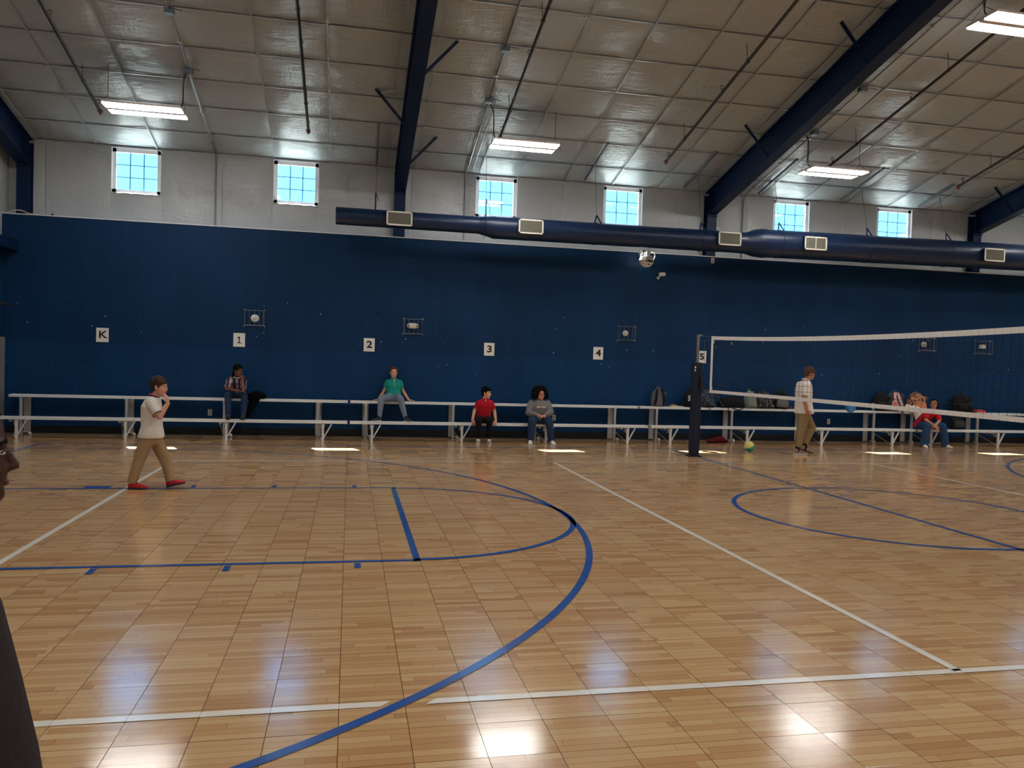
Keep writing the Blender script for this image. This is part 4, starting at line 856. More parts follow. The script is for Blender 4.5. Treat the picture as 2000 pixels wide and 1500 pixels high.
class Person:
    def __init__(s, label, loc, skin):
        s.t = thing('person', label, 'person', loc, 'people in the gym'); s.b = MB(); s.skin = skin; s.extra = []
    def basis(s, f, tilt=0.):
        f = V(f).normalized(); r = f.cross(V((0,0,1))).normalized(); u = r.cross(f).normalized()
        if tilt: r, u = r*math.cos(tilt)+u*math.sin(tilt), u*math.cos(tilt)-r*math.sin(tilt)
        return r, f, u
    def head(s, c, face, k=1., neck=None, tilt=0., nr_=.050, brow=HB):
        c = V(c); r, f, u = B = s.basis(face, tilt); b = s.b; s.hc, s.hB, s.hk = c, B, k
        P = lambda x, y, z: c+r*(x*k)+f*(y*k)+u*(z*k)
        s.P = P
        b.ell(P(0, -.012, .030), .073*k, .092*k, .088*k, B, 20, 14); b.ell(P(0, .018, -.040), .058*k, .064*k, .078*k, B, 18, 12)
        b.ell(P(0, .058, -.092), .026*k, .024*k, .022*k, B); b.ell(P(0, .050, -.055), .040*k, .036*k, .036*k, B)
        b.cap(P(0, .080, .004), .008*k, P(0, .098, -.031), .011*k); b.ell(P(0, .090, -.036), .016*k, .010*k, .007*k, B)
        b.cap(P(-.032, .071, .020), .010*k, P(.032, .071, .020), .010*k)
        for q in (-1, 1):
            b.ell(P(q*.034, .050, -.030), .024*k, .023*k, .024*k, B); b.ell(P(q*.075, -.006, -.012), .010*k, .019*k, .031*k, (r, f, u)); b.ell(P(q*.079, -.012, .002), .007*k, .014*k, .018*k, (r, f, u))
            e = MB().ell(P(q*.030, .0745, .001), .0120*k, .0085*k, .0050*k, B, 10, 8).build('eye', EYW, s.t); MB().ell(P(q*.030, .0805, .001), .0058*k, .0032*k, .0048*k, B, 8, 6).build('iris', IRI, e); MB().tube([P(q*.017, .0800, .004), P(q*.030, .0835, .0075), P(q*.044, .0740, .003)], .0022*k, 5).build('eyelid', s.skin, s.t)
            MB().tube([P(q*.016, .0815, .021), P(q*.032, .0795, .026), P(q*.046, .0700, .020)], .0034*k, 5).build('eyebrow', brow, s.t)
        MB().ell(P(0, .0805, -.0635), .019*k, .0085*k, .0040*k, B, 10, 6).ell(P(0, .0795, -.0700), .016*k, .009*k, .0048*k, B, 10, 6).build('lips', LIP if s.skin not in (SK3, SK4) else LIPD, s.t)
        if neck is not None: b.cap(P(0, -.018, -.065), nr_*k*1.02, neck, nr_*1.12)
    def torso(s, secs): s.b.loft(secs, 20)
    def limb(s, pts, rs, mb=None, flat=False):
        mb = mb or s.b
        for i in range(len(pts)-1): mb.cap(pts[i], rs[i], pts[i+1], rs[i+1], 14, flat and i == len(pts)-2)
    def hand(s, w_, d, n, side=1, k=1., curl=.35, spread=.10, mb=None):
        # wrist point, direction of the fingers, palm normal; thumb leaves the side of the palm near its base
        b = mb or s.b; w_ = V(w_); d = V(d).normalized(); n = V(n); n = (n-d*n.dot(d)).normalized(); x = d.cross(n)*side
        b.loft([(w_-d*.012*k, x*.024*k, n*.017*k), (w_+d*.02*k, x*.032*k, n*.016*k), (w_+d*.055*k, x*.040*k, n*.014*k), (w_+d*.078*k, x*.039*k, n*.011*k)], 12)
        for i, (o_, L) in enumerate(((-.031, .060), (-.0105, .070), (.0105, .074), (.031, .066))):
            q0 = w_+d*(.070*k)+x*(o_*k); sp_ = o_*spread*12; cd_ = curl; dd = d; p = q0; seglen = [L*.5, L*.3, L*.25]; rr = [.0092, .0084, .0076, .0066]; pp = [p]
            for sl in seglen:
                dd = (dd*math.cos(cd_)+n*math.sin(cd_)).normalized(); cd_ = curl*1.1; p = p+(dd+x*sp_*.35).normalized()*(sl*k); pp.append(p)
            for a in range(3): b.cap(pp[a], rr[a]*k, pp[a+1], rr[a+1]*k, 8, m=3)
        t0 = w_+d*.022*k+x*.028*k; t1 = t0+(d*.55+x*.75+n*.35).normalized()*.036*k; t2 = t1+(d*.85+x*.25+n*.4).normalized()*.030*k
        b.cap(t0, .0125*k, t1, .0105*k, 8, m=3); b.cap(t1, .0105*k, t2, .0085*k, 8, m=3)
    def done(s, vox=.0065): s.b.blob('body', s.skin, s.t, vox, 2)
    def shoe(s, ank, toe, up_m, sole_m, k=1., lace=None, h=.0, heel=None):
        ank = V(ank); toe = V(toe); d = V((toe.x-ank.x, toe.y-ank.y, 0)).normalized(); z0 = h; x = V((-d.y, d.x, 0)); pitch = 0
        hl = V((ank.x, ank.y, 0))-d*.045*k; tp = hl+d*.245*k
        if heel is not None: hl, tp = V(heel), V(toe); d = (tp-hl).normalized(); x = V((-d.y, d.x, 0)).normalized()
        else: hl.z = z0; tp.z = z0
        u = x.cross(d)*-1
        if u.z < 0: u = -u
        L = .245*k
        P = lambda f, a, z: hl+d*(L*f)+x*(a*k)+u*(z*k)
        b = MB().loft([(P(.0, 0, .045), x*.022*k, u*.022*k), (P(.06, 0, .048), x*.034*k, u*.036*k), (P(.28, 0, .052), x*.038*k, u*.042*k), (P(.5, 0, .044), x*.042*k, u*.034*k), (P(.75, 0, .034), x*.045*k, u*.024*k), (P(.93, 0, .028), x*.035*k, u*.018*k), (P(1.0, 0, .024), x*.018*k, u*.010*k)], 14)
        b.cap(P(.22, 0, .05), .040*k, P(.20, 0, .09), .040*k, 12)
        o = b.blob('shoe', up_m, s.t, .008, 2)
        so = MB().loft([(P(-.02, 0, .012), x*.020*k, u*.012*k), (P(.04, 0, .013), x*.036*k, u*.014*k), (P(.3, 0, .012), x*.039*k, u*.013*k), (P(.7, 0, .012), x*.048*k, u*.012*k), (P(.93, 0, .013), x*.038*k, u*.012*k), (P(1.02, 0, .016), x*.016*k, u*.009*k)], 16); so.build('sole', sole_m, o)
        lc = MB()
        for q in (.36, .45, .54): lc.tube([P(q, -.034, .070-.07*(q-.36)), P(q+.02, -.016, .086-.085*(q-.36)), P(q+.02, .016, .086-.085*(q-.36)), P(q, .034, .070-.07*(q-.36))], .0055*k, 5)
        lc.build('laces', lace or M['paper'], o); MB().cap(P(.21, 0, .095), .034*k, P(.20, 0, .125), .036*k, 12, True).build('sock', M['black'], o)
        return o
    def hair_cap(s, m, vox=.007, back=.016, upk=.018, tufts=26, fringe=True, grow=1.13, extra=None, low=0., seed=1):
        c, (r, f, u), k, P = s.hc, s.hB, s.hk, s.P; b = MB(); rr = random.Random(seed)
        b.ell(P(0, -back-.010, .030+upk), .073*k*grow, .088*k*grow, .083*k*grow, (r, f, u), 20, 14)
        b.ell(P(0, -.050-back*.5, -.012-low), .056*k*grow, .046*k*grow, .058*k*grow, (r, f, u), 16, 10)
        for q in (-1, 1): b.cap(P(q*.068, .012, .045), .014*k, P(q*.073, .014, -.008), .008*k)
        for i in range(tufts):
            a = rr.uniform(0, 6.28); e = rr.uniform(.15, 1.2); pt = P(.078*math.cos(a)*math.cos(e), -.022+.092*math.sin(a)*math.cos(e), .045+.082*math.sin(e)); dr = (r*rr.uniform(-1, 1)+f*rr.uniform(-.6, 1.)+u*.25).normalized()
            b.cap(pt, .014*k, pt+dr*.022*k, .006*k, 8, m=2)
        if fringe:
            for i in range(7): q = (i-3)/3; b.cap(P(q*.052, .058-.02*abs(q), .085-.01*abs(q)), .014*k, P(q*.050+.008, .079-.018*abs(q), .052-.006*rr.random()), .007*k, 8, m=2)
        if extra: extra(b, P, k)
        b.blob('hair', m, s.t, vox, 1)
def lerp(a, b, t): return V(a)*(1-t)+V(b)*t
def cloth_torso(secs, m, par, name='shirt', vox=.010, sleeves=(), extra=None, lab=None, sm=2):
    b = MB().loft(secs, 24)
    for pts, rs in sleeves:
        for i in range(len(pts)-1): b.cap(pts[i], rs[i], pts[i+1], rs[i+1], 16, flat=(i == len(pts)-2))
    if extra: extra(b)
    return b.blob(name, m, par, vox, sm, lab)
def fold_bumps(m_name, rgb, rough=.85, s_=22, st=.5):
    t = NT(m_name); P = t.obj(); t.p.inputs['Roughness'].default_value = rough; t.p.inputs['Specular IOR Level'].default_value = .25
    t.put(t.mix(t.noise(P, 12, 3), tuple(x*.9 for x in rgb), tuple(min(1, x*1.08) for x in rgb)), t.p.inputs['Base Color'])
    t.bump(t.noise(t.scalev(P, (1, 1, .5)), s_, 3, .5, .8), st, .012); return t.m
WHT = fold_bumps('white_polo', lin(226, 218, 208)); KHK = fold_bumps('khaki', lin(164, 136, 100)); TEAL = fold_bumps('teal_polo', lin(20, 138, 126)); GJN = fold_bumps('grey_jeans', lin(112, 126, 142)); REDP = fold_bumps('red_polo', lin(176, 22, 40)); BLKT = fold_bumps('black_trousers', lin(16, 14, 18)); GHD = fold_bumps('grey_hoodie', lin(112, 112, 112)); BJN = fold_bumps('blue_jeans', lin(40, 66, 104)); DJN = fold_bumps('dark_jeans', lin(34, 54, 88)); PLD = pattern('plaid_shirt', lin(36, 34, 48), lin(200, 186, 190), 60, lin(110, 20, 50), 'plaid'); CHR = fold_bumps('charcoal_top', lin(48, 44, 48)); NVY = mat('navy_trim', lin(28, 30, 60), .8); OLV = fold_bumps('olive_khaki', lin(140, 120, 84))
def trouser(s, hip, hipr, legs, m, par_name='trousers', vox=.010):
    b = MB().loft(hip, 22)
    for pts, rs in legs:
        for i in range(len(pts)-1): b.cap(pts[i], rs[i], pts[i+1], rs[i+1], 16, flat=(i == len(pts)-2))
    return b.blob(par_name, m, s.t, vox, 2)

# --- boy walking in the white polo (left) : faces right, hand at the mouth
X, Y = V((1,0,0)), V((0,1,0))
p = Person('boy in white polo and khaki trousers walking, hand at his mouth', (-8.70, 6.4, 0), SK1)
p.head((-8.655, 6.44, 1.235), (1, -.28, -.06), .98, neck=(-8.715, 6.45, 1.105), nr_=.045, brow=HBR)
p.torso([((-8.745, 6.44, .60), X*.10, Y*.12), ((-8.735, 6.44, .72), X*.095, Y*.125), ((-8.745, 6.44, .92), X*.10, Y*.135), ((-8.735, 6.44, 1.04), X*.085, Y*.14), ((-8.72, 6.44, 1.11), X*.05, Y*.06)])
sr, er, wr_ = V((-8.71, 6.29, 1.045)), V((-8.600, 6.21, .885)), V((-8.525, 6.27, 1.045))
p.limb([sr, er, wr_], [.046, .036, .026]); p.hand(wr_, (-.12, .05, 1), (-1, .25, .1), 1, .92, .45)
sl, el_, wl2 = V((-8.735, 6.59, 1.04)), V((-8.75, 6.63, .84)), V((-8.735, 6.60, .66)); p.limb([sl, el_, wl2], [.046, .036, .026]); p.hand(wl2, (.1, -.1, -1), (.6, -.4, 0), 1, .85)
p.limb([(-8.765, 6.38, .62), (-8.855, 6.35, .345), (-8.935, 6.345, .09)], [.075, .05, .036]); p.limb([(-8.72, 6.50, .62), (-8.585, 6.50, .325), (-8.510, 6.45, .085)], [.075, .05, .036])
p.done()
p.hair_cap(HBR, back=.012, upk=.014, low=-.005)
hem = [((-8.745, 6.44, .615), X*.150, Y*.165), ((-8.74, 6.44, .66), X*.142, Y*.165), ((-8.735, 6.44, .76), X*.118, Y*.150), ((-8.742, 6.44, .90), X*.117, Y*.155), ((-8.745, 6.44, 1.00), X*.112, Y*.165), ((-8.732, 6.44, 1.07), X*.088, Y*.145), ((-8.718, 6.44, 1.108), X*.058, Y*.07)]
cloth_torso(hem, WHT, p.t, sleeves=[([sr+V((-.01, .02, .01)), lerp(sr, er, .80)], [.068, .060]), ([sl, lerp(sl, el_, .8)], [.066, .062])])
MB().tube([(-8.72+.053*math.cos(a*math.pi/9), 6.44+.056*math.sin(a*math.pi/9), 1.118-.018*math.cos(a*math.pi/9)) for a in range(19)], .013, 8, cap=False).build('collar', NVY, p.t); MB().tube([(-8.72+.049*math.cos(a*math.pi/9), 6.44+.052*math.sin(a*math.pi/9), 1.130-.018*math.cos(a*math.pi/9)) for a in range(19)], .007, 6, cap=False).build('collar_edge', REDP, p.t)
ax = (er-sr).normalized(); e1 = ax.cross(Y).normalized(); e2 = ax.cross(e1); q = lerp(sr, er, .80); MB().tube([q+(e1*math.cos(a*math.pi/9)+e2*math.sin(a*math.pi/9))*.061 for a in range(19)], .005, 5, cap=False).build('sleeve_trim', NVY, p.t)
trouser(p, [((-8.745, 6.44, .72), X*.10, Y*.13), ((-8.745, 6.44, .62), X*.118, Y*.14), ((-8.74, 6.44, .54), X*.10, Y*.125)], 0, [([(-8.77, 6.38, .60), (-8.858, 6.355, .345), (-8.930, 6.35, .075)], [.092, .068, .057]), ([(-8.715, 6.50, .60), (-8.583, 6.505, .325), (-8.512, 6.455, .075)], [.090, .067, .056])], KHK)
RS = mat('red_shoe_mesh', lin(196, 26, 36), .7); DS = mat('dark_sole', lin(44, 44, 56), .7)
p.shoe(None or (-8.93, 6.35, 0), (-8.79, 6.33, 0), RS, DS, .92, M['rubber'], 0.002); p.shoe((-8.50, 6.45, 0), (-8.31, 6.41, .06), RS, DS, .92, M['rubber'], heel=(-8.555, 6.46, .004))

# --- boy in the plaid shirt on the top bench, chin on fist
p = Person('boy in plaid shirt on the top bench resting his chin on his fist', (-8.56, 12.4, .4), SK3)
p.head((-8.535, 12.36, 1.325), (.75, -.62, -.12), .98, neck=(-8.56, 12.44, 1.19), nr_=.045)
sR, eR, wR = V((-8.70, 12.45, 1.15)), V((-8.725, 12.27, .985)), V((-8.50, 12.13, .95)); sL, eL, wL = V((-8.435, 12.42, 1.14)), V((-8.405, 12.17, .955)), V((-8.435, 12.24, 1.17))
p.torso([((-8.59, 12.68, .85), X*.13, Y*.10), ((-8.58, 12.62, .98), X*.13, Y*.10), ((-8.57, 12.52, 1.10), X*.14, Y*.095), ((-8.565, 12.46, 1.18), X*.10, Y*.06)])
p.limb([sR, eR, wR], [.044, .035, .026]); p.hand(wR, (1, .05, -.12), (0, 0, -1), 1, .9, .25); p.limb([sL, eL, wL], [.044, .035, .026]); p.hand(wL, (-.15, -.05, 1), (-.4, .9, 0), -1, .85, 1.1)
p.limb([(-8.65, 12.66, .86), (-8.70, 12.22, .86), (-8.68, 12.20, .48)], [.08, .055, .038]); p.limb([(-8.52, 12.66, .86), (-8.39, 12.22, .84), (-8.405, 12.20, .48)], [.08, .055, .038]); p.done()
def locs(b, P, k):
    for i in range(16):
        a = math.pi*(.05+i/15*1.25); x_, y_ = .075*math.cos(a), -.03-.075*math.sin(a)*.9
        b.cap(P(x_, y_, .03), .013*k, P(x_*1.12, y_*1.1, -.075-.02*(i % 3)), .010*k, 8, m=2)
p.hair_cap(HB, fringe=False, extra=locs, low=.01, grow=1.15)
cloth_torso([((-8.59, 12.68, .83), X*.155, Y*.12), ((-8.58, 12.63, .96), X*.155, Y*.12), ((-8.57, 12.53, 1.08), X*.16, Y*.115), ((-8.565, 12.47, 1.17), X*.125, Y*.085), ((-8.56, 12.45, 1.20), X*.07, Y*.06)], PLD, p.t, sleeves=[([sR, lerp(sR, eR, .85)], [.062, .056]), ([sL, lerp(sL, eL, .75)], [.062, .056])])
MB().tube([(-8.56+.066*math.cos(a*math.pi/9), 12.44+.062*math.sin(a*math.pi/9), 1.205+.012*math.sin(a*math.pi/9)) for a in range(19)], .010, 6, cap=False).build('collar', M['paper'], p.t)
trouser(p, [((-8.59, 12.68, .90), X*.14, Y*.11), ((-8.59, 12.66, .83), X*.15, Y*.13), ((-8.59, 12.64, .785), X*.13, Y*.12)], 0, [([(-8.66, 12.62, .862), (-8.70, 12.22, .862), (-8.68, 12.20, .47)], [.082, .066, .052]), ([(-8.52, 12.62, .862), (-8.39, 12.22, .842), (-8.405, 12.20, .47)], [.082, .066, .052])], DJN)
p.shoe((-8.68, 12.20, .39), (-8.66, 12.05, .39), M['rubber'], M['rubber'], .95, GR, .394); p.shoe((-8.405, 12.20, .39), (-8.40, 12.05, .39), M['rubber'], M['rubber'], .95, GR, .394)

# --- girl in teal polo on the top bench
p = Person('girl in teal polo leaning back on both hands on the top bench', (-5.49, 12.6, .4), SK1)
p.head((-5.505, 12.68, 1.375), (.12, -1, -.03), .98, neck=(-5.49, 12.72, 1.23), nr_=.043, brow=HR)
sR, eR, wR = V((-5.624, 12.74, 1.172)), V((-5.685, 12.80, .98)), V((-5.80, 12.73, .805)); sL, eL, wL = V((-5.361, 12.74, 1.172)), V((-5.295, 12.80, .99)), V((-5.175, 12.73, .81))
p.torso([((-5.49, 12.68, .83), X*.15, Y*.11), ((-5.49, 12.72, .97), X*.125, Y*.09), ((-5.49, 12.74, 1.11), X*.135, Y*.095), ((-5.49, 12.74, 1.21), X*.10, Y*.06)])
p.limb([sR, eR, wR], [.043, .035, .025]); p.hand(wR, (-1, -.25, -.12), (0, 0, -1), 1, .9, .08); p.limb([sL, eL, wL], [.043, .035, .025]); p.hand(wL, (1, -.25, -.12), (0, 0, -1), -1, .9, .08)
p.limb([(-5.57, 12.66, .86), (-5.765, 12.22, .845), (-5.79, 12.19, .49)], [.085, .055, .036]); p.limb([(-5.41, 12.66, .86), (-5.375, 12.22, .835), (-5.275, 12.20, .49)], [.085, .055, .036]); p.done()
def bun(b, P, k):
    b.ell(P(-.015, -.06, .105), .035*k, .035*k, .03*k)
    for i in range(6): b.cap(P(-.05+.02*i, .06, .075), .010*k, P(-.065+.026*i, .045, .09), .010*k, 8, m=2)
p.hair_cap(HR, fringe=False, tufts=8, upk=.012, back=.020, extra=bun, grow=1.09)
cloth_torso([((-5.49, 12.68, .86), X*.165, Y*.125), ((-5.49, 12.69, .92), X*.155, Y*.12), ((-5.49, 12.72, 1.00), X*.150, Y*.11), ((-5.49, 12.73, 1.11), X*.166, Y*.120), ((-5.49, 12.74, 1.18), X*.155, Y*.09), ((-5.49, 12.735, 1.225), X*.11, Y*.065), ((-5.49, 12.73, 1.255), X*.062, Y*.055)], TEAL, p.t, sleeves=[([sR, lerp(sR, eR, .60)], [.054, .052]), ([sL, lerp(sL, eL, .60)], [.054, .052])])
MB().bar((-5.50, 12.665, 1.245), (-5.555, 12.66, 1.215), .05, .014, (0,1,0)).bar((-5.48, 12.665, 1.245), (-5.425, 12.66, 1.215), .05, .014, (0,1,0)).build('collar', TEAL, p.t); MB().tube([(-5.49, 12.622, 1.16), (-5.49, 12.610, 1.10)], .0045, 6).build('button_placket', M['paper'], p.t); MB().ell((-5.49, 12.665, 1.205), .022, .012, .035).build('neck_skin', SK1, p.t)
trouser(p, [((-5.49, 12.68, .90), X*.145, Y*.11), ((-5.49, 12.66, .86), X*.16, Y*.13), ((-5.49, 12.64, .79), X*.15, Y*.13)], 0, [([(-5.57, 12.62, .865), (-5.765, 12.22, .848), (-5.79, 12.19, .49)], [.090, .070, .044]), ([(-5.41, 12.62, .865), (-5.375, 12.22, .838), (-5.275, 12.20, .49)], [.090, .070, .044])], GJN)
BS = mat('black_knit_shoe', lin(26, 34, 42), .7)
p.shoe((-5.80, 12.18, .39), (-5.95, 12.10, .39), BS, M['paper'], .92, M['rubber'], .394); p.shoe((-5.265, 12.18, .39), (-5.18, 12.06, .39), BS, M['paper'], .92, M['rubber'], .394)

# --- boy in red polo on the lower bench
p = Person('seated boy in red polo and black trousers gripping the lower bench and looking sideways', (-3.67, 12.1, 0), SK1)
p.head((-3.645, 12.06, 1.015), (.80, -.55, -.02), .98, neck=(-3.67, 12.09, .88), nr_=.044)
sR, eR, wR = V((-3.798, 12.10, .815)), V((-3.875, 12.13, .64)), V((-3.925, 12.02, .465)); sL, eL, wL = V((-3.532, 12.10, .815)), V((-3.455, 12.13, .64)), V((-3.445, 12.02, .465))
p.torso([((-3.67, 12.19, .45), X*.14, Y*.10), ((-3.67, 12.17, .60), X*.125, Y*.09), ((-3.67, 12.12, .75), X*.135, Y*.095), ((-3.67, 12.10, .86), X*.10, Y*.06)])
p.limb([sR, eR, wR], [.043, .036, .027]); p.hand(wR, (.15, -.35, -.9), (0, 1, -.2), 1, .9, .5); p.limb([sL, eL, wL], [.043, .036, .027]); p.hand(wL, (-.15, -.35, -.9), (0, 1, -.2), -1, .9, .5)
p.limb([(-3.745, 12.16, .47), (-3.84, 11.78, .46), (-3.815, 11.86, .12)], [.08, .055, .038]); p.limb([(-3.60, 12.16, .47), (-3.615, 11.78, .46), (-3.605, 11.86, .12)], [.08, .055, .038]); p.done()
def swoop(b, P, k):
    for i in range(8): b.cap(P(-.05+.014*i, .03, .11), .018*k, P(-.055+.016*i, .078, .085-.002*i), .012*k, 8, m=2)
p.hair_cap(HB, extra=swoop, upk=.020)
cloth_torso([((-3.67, 12.19, .44), X*.160, Y*.125), ((-3.67, 12.18, .52), X*.148, Y*.118), ((-3.67, 12.15, .64), X*.145, Y*.11), ((-3.67, 12.12, .76), X*.164, Y*.115), ((-3.67, 12.10, .83), X*.150, Y*.09), ((-3.67, 12.095, .87), X*.11, Y*.07), ((-3.67, 12.09, .90), X*.062, Y*.058)], REDP, p.t, sleeves=[([sR, lerp(sR, eR, .70)], [.055, .052]), ([sL, lerp(sL, eL, .70)], [.055, .052])])
MB().bar((-3.68, 12.035, .89), (-3.73, 12.03, .865), .05, .014, (0,1,0)).bar((-3.66, 12.035, .89), (-3.61, 12.03, .865), .05, .014, (0,1,0)).build('collar', REDP, p.t); MB().ell((-3.665, 12.028, .85), .018, .010, .032).build('neck_skin', SK1, p.t)
trouser(p, [((-3.67, 12.19, .50), X*.135, Y*.11), ((-3.67, 12.17, .46), X*.15, Y*.125), ((-3.67, 12.16, .405), X*.14, Y*.12)], 0, [([(-3.745, 12.12, .475), (-3.84, 11.78, .465), (-3.815, 11.86, .12)], [.082, .068, .050]), ([(-3.60, 12.12, .475), (-3.615, 11.78, .465), (-3.605, 11.86, .12)], [.082, .068, .050])], BLKT)
GSH = mat('grey_canvas', lin(130, 126, 122), .85)
p.shoe((-3.82, 11.86, 0), (-3.85, 11.70, 0), GSH, M['paper'], .98, M['paper'], .002); p.shoe((-3.605, 11.86, 0), (-3.61, 11.70, 0), GSH, M['paper'], .98, M['paper'], .002)

# --- girl in grey hoodie with big curly hair
p = Person('seated girl in grey hoodie with a wide cloud of black hair and glasses', (-2.51, 12.1, 0), SK2)
p.head((-2.505, 12.06, 1.015), (.22, -1, -.04), 1.0, neck=(-2.51, 12.10, .88), nr_=.048)
sR, eR, wR = V((-2.68, 12.12, .82)), V((-2.755, 12.03, .63)), V((-2.60, 11.88, .595)); sL, eL, wL = V((-2.34, 12.12, .82)), V((-2.285, 12.03, .64)), V((-2.44, 11.88, .585))
p.torso([((-2.50, 12.19, .46), X*.19, Y*.13), ((-2.50, 12.16, .60), X*.19, Y*.13), ((-2.505, 12.13, .75), X*.175, Y*.12), ((-2.51, 12.11, .87), X*.11, Y*.07)])
p.limb([sR, eR, wR], [.052, .042, .028]); p.hand(wR, (1, -.35, -.15), (.2, .2, -1), -1, .86, .5); p.limb([sL, eL, wL], [.052, .042, .028]); p.hand(wL, (-1, -.35, -.15), (-.2, .2, -1), 1, .86, .5)
p.limb([(-2.60, 12.16, .48), (-2.735, 11.78, .47), (-2.735, 11.86, .12)], [.095, .065, .042]); p.limb([(-2.41, 12.16, .48), (-2.375, 11.78, .47), (-2.30, 11.86, .12)], [.095, .065, .042]); p.done()
hb = MB(); P_ = p.P
hb.ell(P_(0, -.050, .050), .15, .10, .125, p.hB, 20, 14)
for q in (-1, 1): hb.ell(P_(q*.120, -.035, -.010), .078, .085, .085, p.hB); hb.ell(P_(q*.135, -.03, -.050), .066, .07, .055, p.hB)
for i in range(9): a = (i-4)/4; hb.ell(P_(a*.085, .05-.02*abs(a), .10-.02*abs(a)), .026, .026, .026, p.hB, 8, 6)
rr = random.Random(3)
for i in range(170):
    a, e = rr.uniform(0, 6.28), rr.uniform(-.6, 1.5); hb.ell(P_(.16*math.cos(a)*math.cos(e*.8), -.05+.10*math.sin(a)*math.cos(e*.8), .035+.125*math.sin(e)), .022, .022, .022, None, 8, 6)
hb.v = [v for v in hb.v]; hb.blob('hair', HB, p.t, .009, 0)
def glasses(p, m):
    g = MB(); P = p.P
    for q in (-1, 1): g.tube([P(q*.031+.024*math.cos(a*math.pi/7), .094, .0+.018*math.sin(a*math.pi/7)) for a in range(15)], .0026, 5, cap=False); g.tube([P(q*.055, .092, .004), P(q*.078, .05, .006), P(q*.080, -.01, .004)], .0024, 5)
    g.tube([P(-.008, .096, .002), P(.008, .096, .002)], .0024, 5); g.build('glasses', m, p.t)
glasses(p, mat('glasses_frame', lin(40, 20, 22), .3))
cloth_torso([((-2.50, 12.19, .47), X*.215, Y*.16), ((-2.50, 12.17, .56), X*.215, Y*.165), ((-2.50, 12.15, .66), X*.20, Y*.155), ((-2.505, 12.13, .76), X*.20, Y*.15), ((-2.51, 12.11, .85), X*.15, Y*.11), ((-2.51, 12.10, .90), X*.085, Y*.08)], GHD, p.t, 'hoodie', sleeves=[([sR, eR, wR], [.078, .072, .044]), ([sL, eL, wL], [.078, .072, .044])], extra=lambda b: b.tube([(-2.51+.085*math.cos(a*math.pi/9), 12.11+.085*math.sin(a*math.pi/9), .885+.02*math.sin(a*math.pi/9)) for a in range(19)], .026, 8, cap=False))
lt = MB(); x_ = -2.60
for i, w2 in enumerate((.024, .018, .020, 0, .022, .020, .018, .018)):
    if w2: lt.box(x_, x_+.005, 11.960, 11.974, .742, .772).box(x_+w2-.006, x_+w2-.001, 11.960, 11.974, .742, .772).box(x_, x_+w2-.004, 11.960, 11.974, .767 if i % 2 else .742, .772 if i % 2 else .747)
    x_ += (w2 or .014)+.004
lt.build('chest_print', M['paper'], p.t)
trouser(p, [((-2.50, 12.19, .52), X*.18, Y*.13), ((-2.50, 12.17, .47), X*.20, Y*.14), ((-2.50, 12.16, .405), X*.18, Y*.13)], 0, [([(-2.60, 12.12, .485), (-2.735, 11.78, .475), (-2.735, 11.86, .075)], [.10, .085, .070]), ([(-2.41, 12.12, .485), (-2.375, 11.78, .475), (-2.30, 11.86, .075)], [.10, .085, .070])], DJN)
p.shoe((-2.74, 11.86, 0), (-2.78, 11.70, 0), M['paper'], M['paper'], .98, M['paper'], .002); p.shoe((-2.295, 11.86, 0), (-2.28, 11.70, 0), M['paper'], M['paper'], .98, M['paper'], .002)

# --- teenager walking behind the net
p = Person('teenager with curly light brown hair in white polo walking behind the net', (2.5, 10.4, 0), SK2)
p.head((2.600, 10.38, 1.615), (1, -.15, -.22), 1.0, neck=(2.535, 10.40, 1.475), nr_=.050, brow=HL)
sR, eR, wR = V((2.445, 10.275, 1.365)), V((2.385, 10.20, 1.12)), V((2.445, 10.18, .90)); sL, eL, wL = V((2.50, 10.56, 1.385)), V((2.49, 10.60, 1.12)), V((2.56, 10.57, .92))
p.torso([((2.52, 10.40, .83), X*.11, Y*.14), ((2.50, 10.40, 1.0), X*.10, Y*.135), ((2.50, 10.40, 1.20), X*.11, Y*.145), ((2.50, 10.40, 1.36), X*.09, Y*.13), ((2.525, 10.40, 1.47), X*.055, Y*.065)])
p.limb([sR, eR, wR], [.050, .040, .029]); p.hand(wR, (.3, 0, -1), (.7, .5, .2), 1, 1., .3); p.limb([sL, eL, wL], [.050, .040, .029]); p.hand(wL, (.3, 0, -1), (.7, -.5, .2), -1, 1., .3)
p.limb([(2.49, 10.33, .86), (2.42, 10.32, .49), (2.345, 10.31, .10)], [.09, .06, .042]); p.limb([(2.56, 10.48, .86), (2.765, 10.50, .53), (2.63, 10.51, .13)], [.09, .06, .042]); p.done()
def curls(b, P, k):
    rr = random.Random(5)
    for i in range(90):
        a, e = rr.uniform(0, 6.28), rr.uniform(-.25, 1.45); b.ell(P(.083*math.cos(a)*math.cos(e), -.022+.098*math.sin(a)*math.cos(e), .045+.090*math.sin(e)), .016, .016, .014, None, 8, 6)
p.hair_cap(HL, extra=curls, low=.008, back=.014, upk=.016)
cloth_torso([((2.515, 10.40, .82), X*.185, Y*.185), ((2.51, 10.40, .90), X*.170, Y*.18), ((2.495, 10.40, 1.06), X*.150, Y*.17), ((2.49, 10.40, 1.24), X*.152, Y*.18), ((2.495, 10.40, 1.36), X*.130, Y*.185), ((2.51, 10.40, 1.43), X*.10, Y*.15), ((2.53, 10.40, 1.48), X*.06, Y*.07)], WHT, p.t, sleeves=[([sR+V((0, .004, 0)), lerp(sR, eR, .80)], [.076, .070]), ([sL, lerp(sL, eL, .8)], [.072, .068])])
MB().tube([(2.53+.066*math.cos(a*math.pi/9), 10.40+.07*math.sin(a*math.pi/9), 1.487-.022*math.cos(a*math.pi/9)) for a in range(19)], .014, 8, cap=False).build('collar', WHT, p.t)
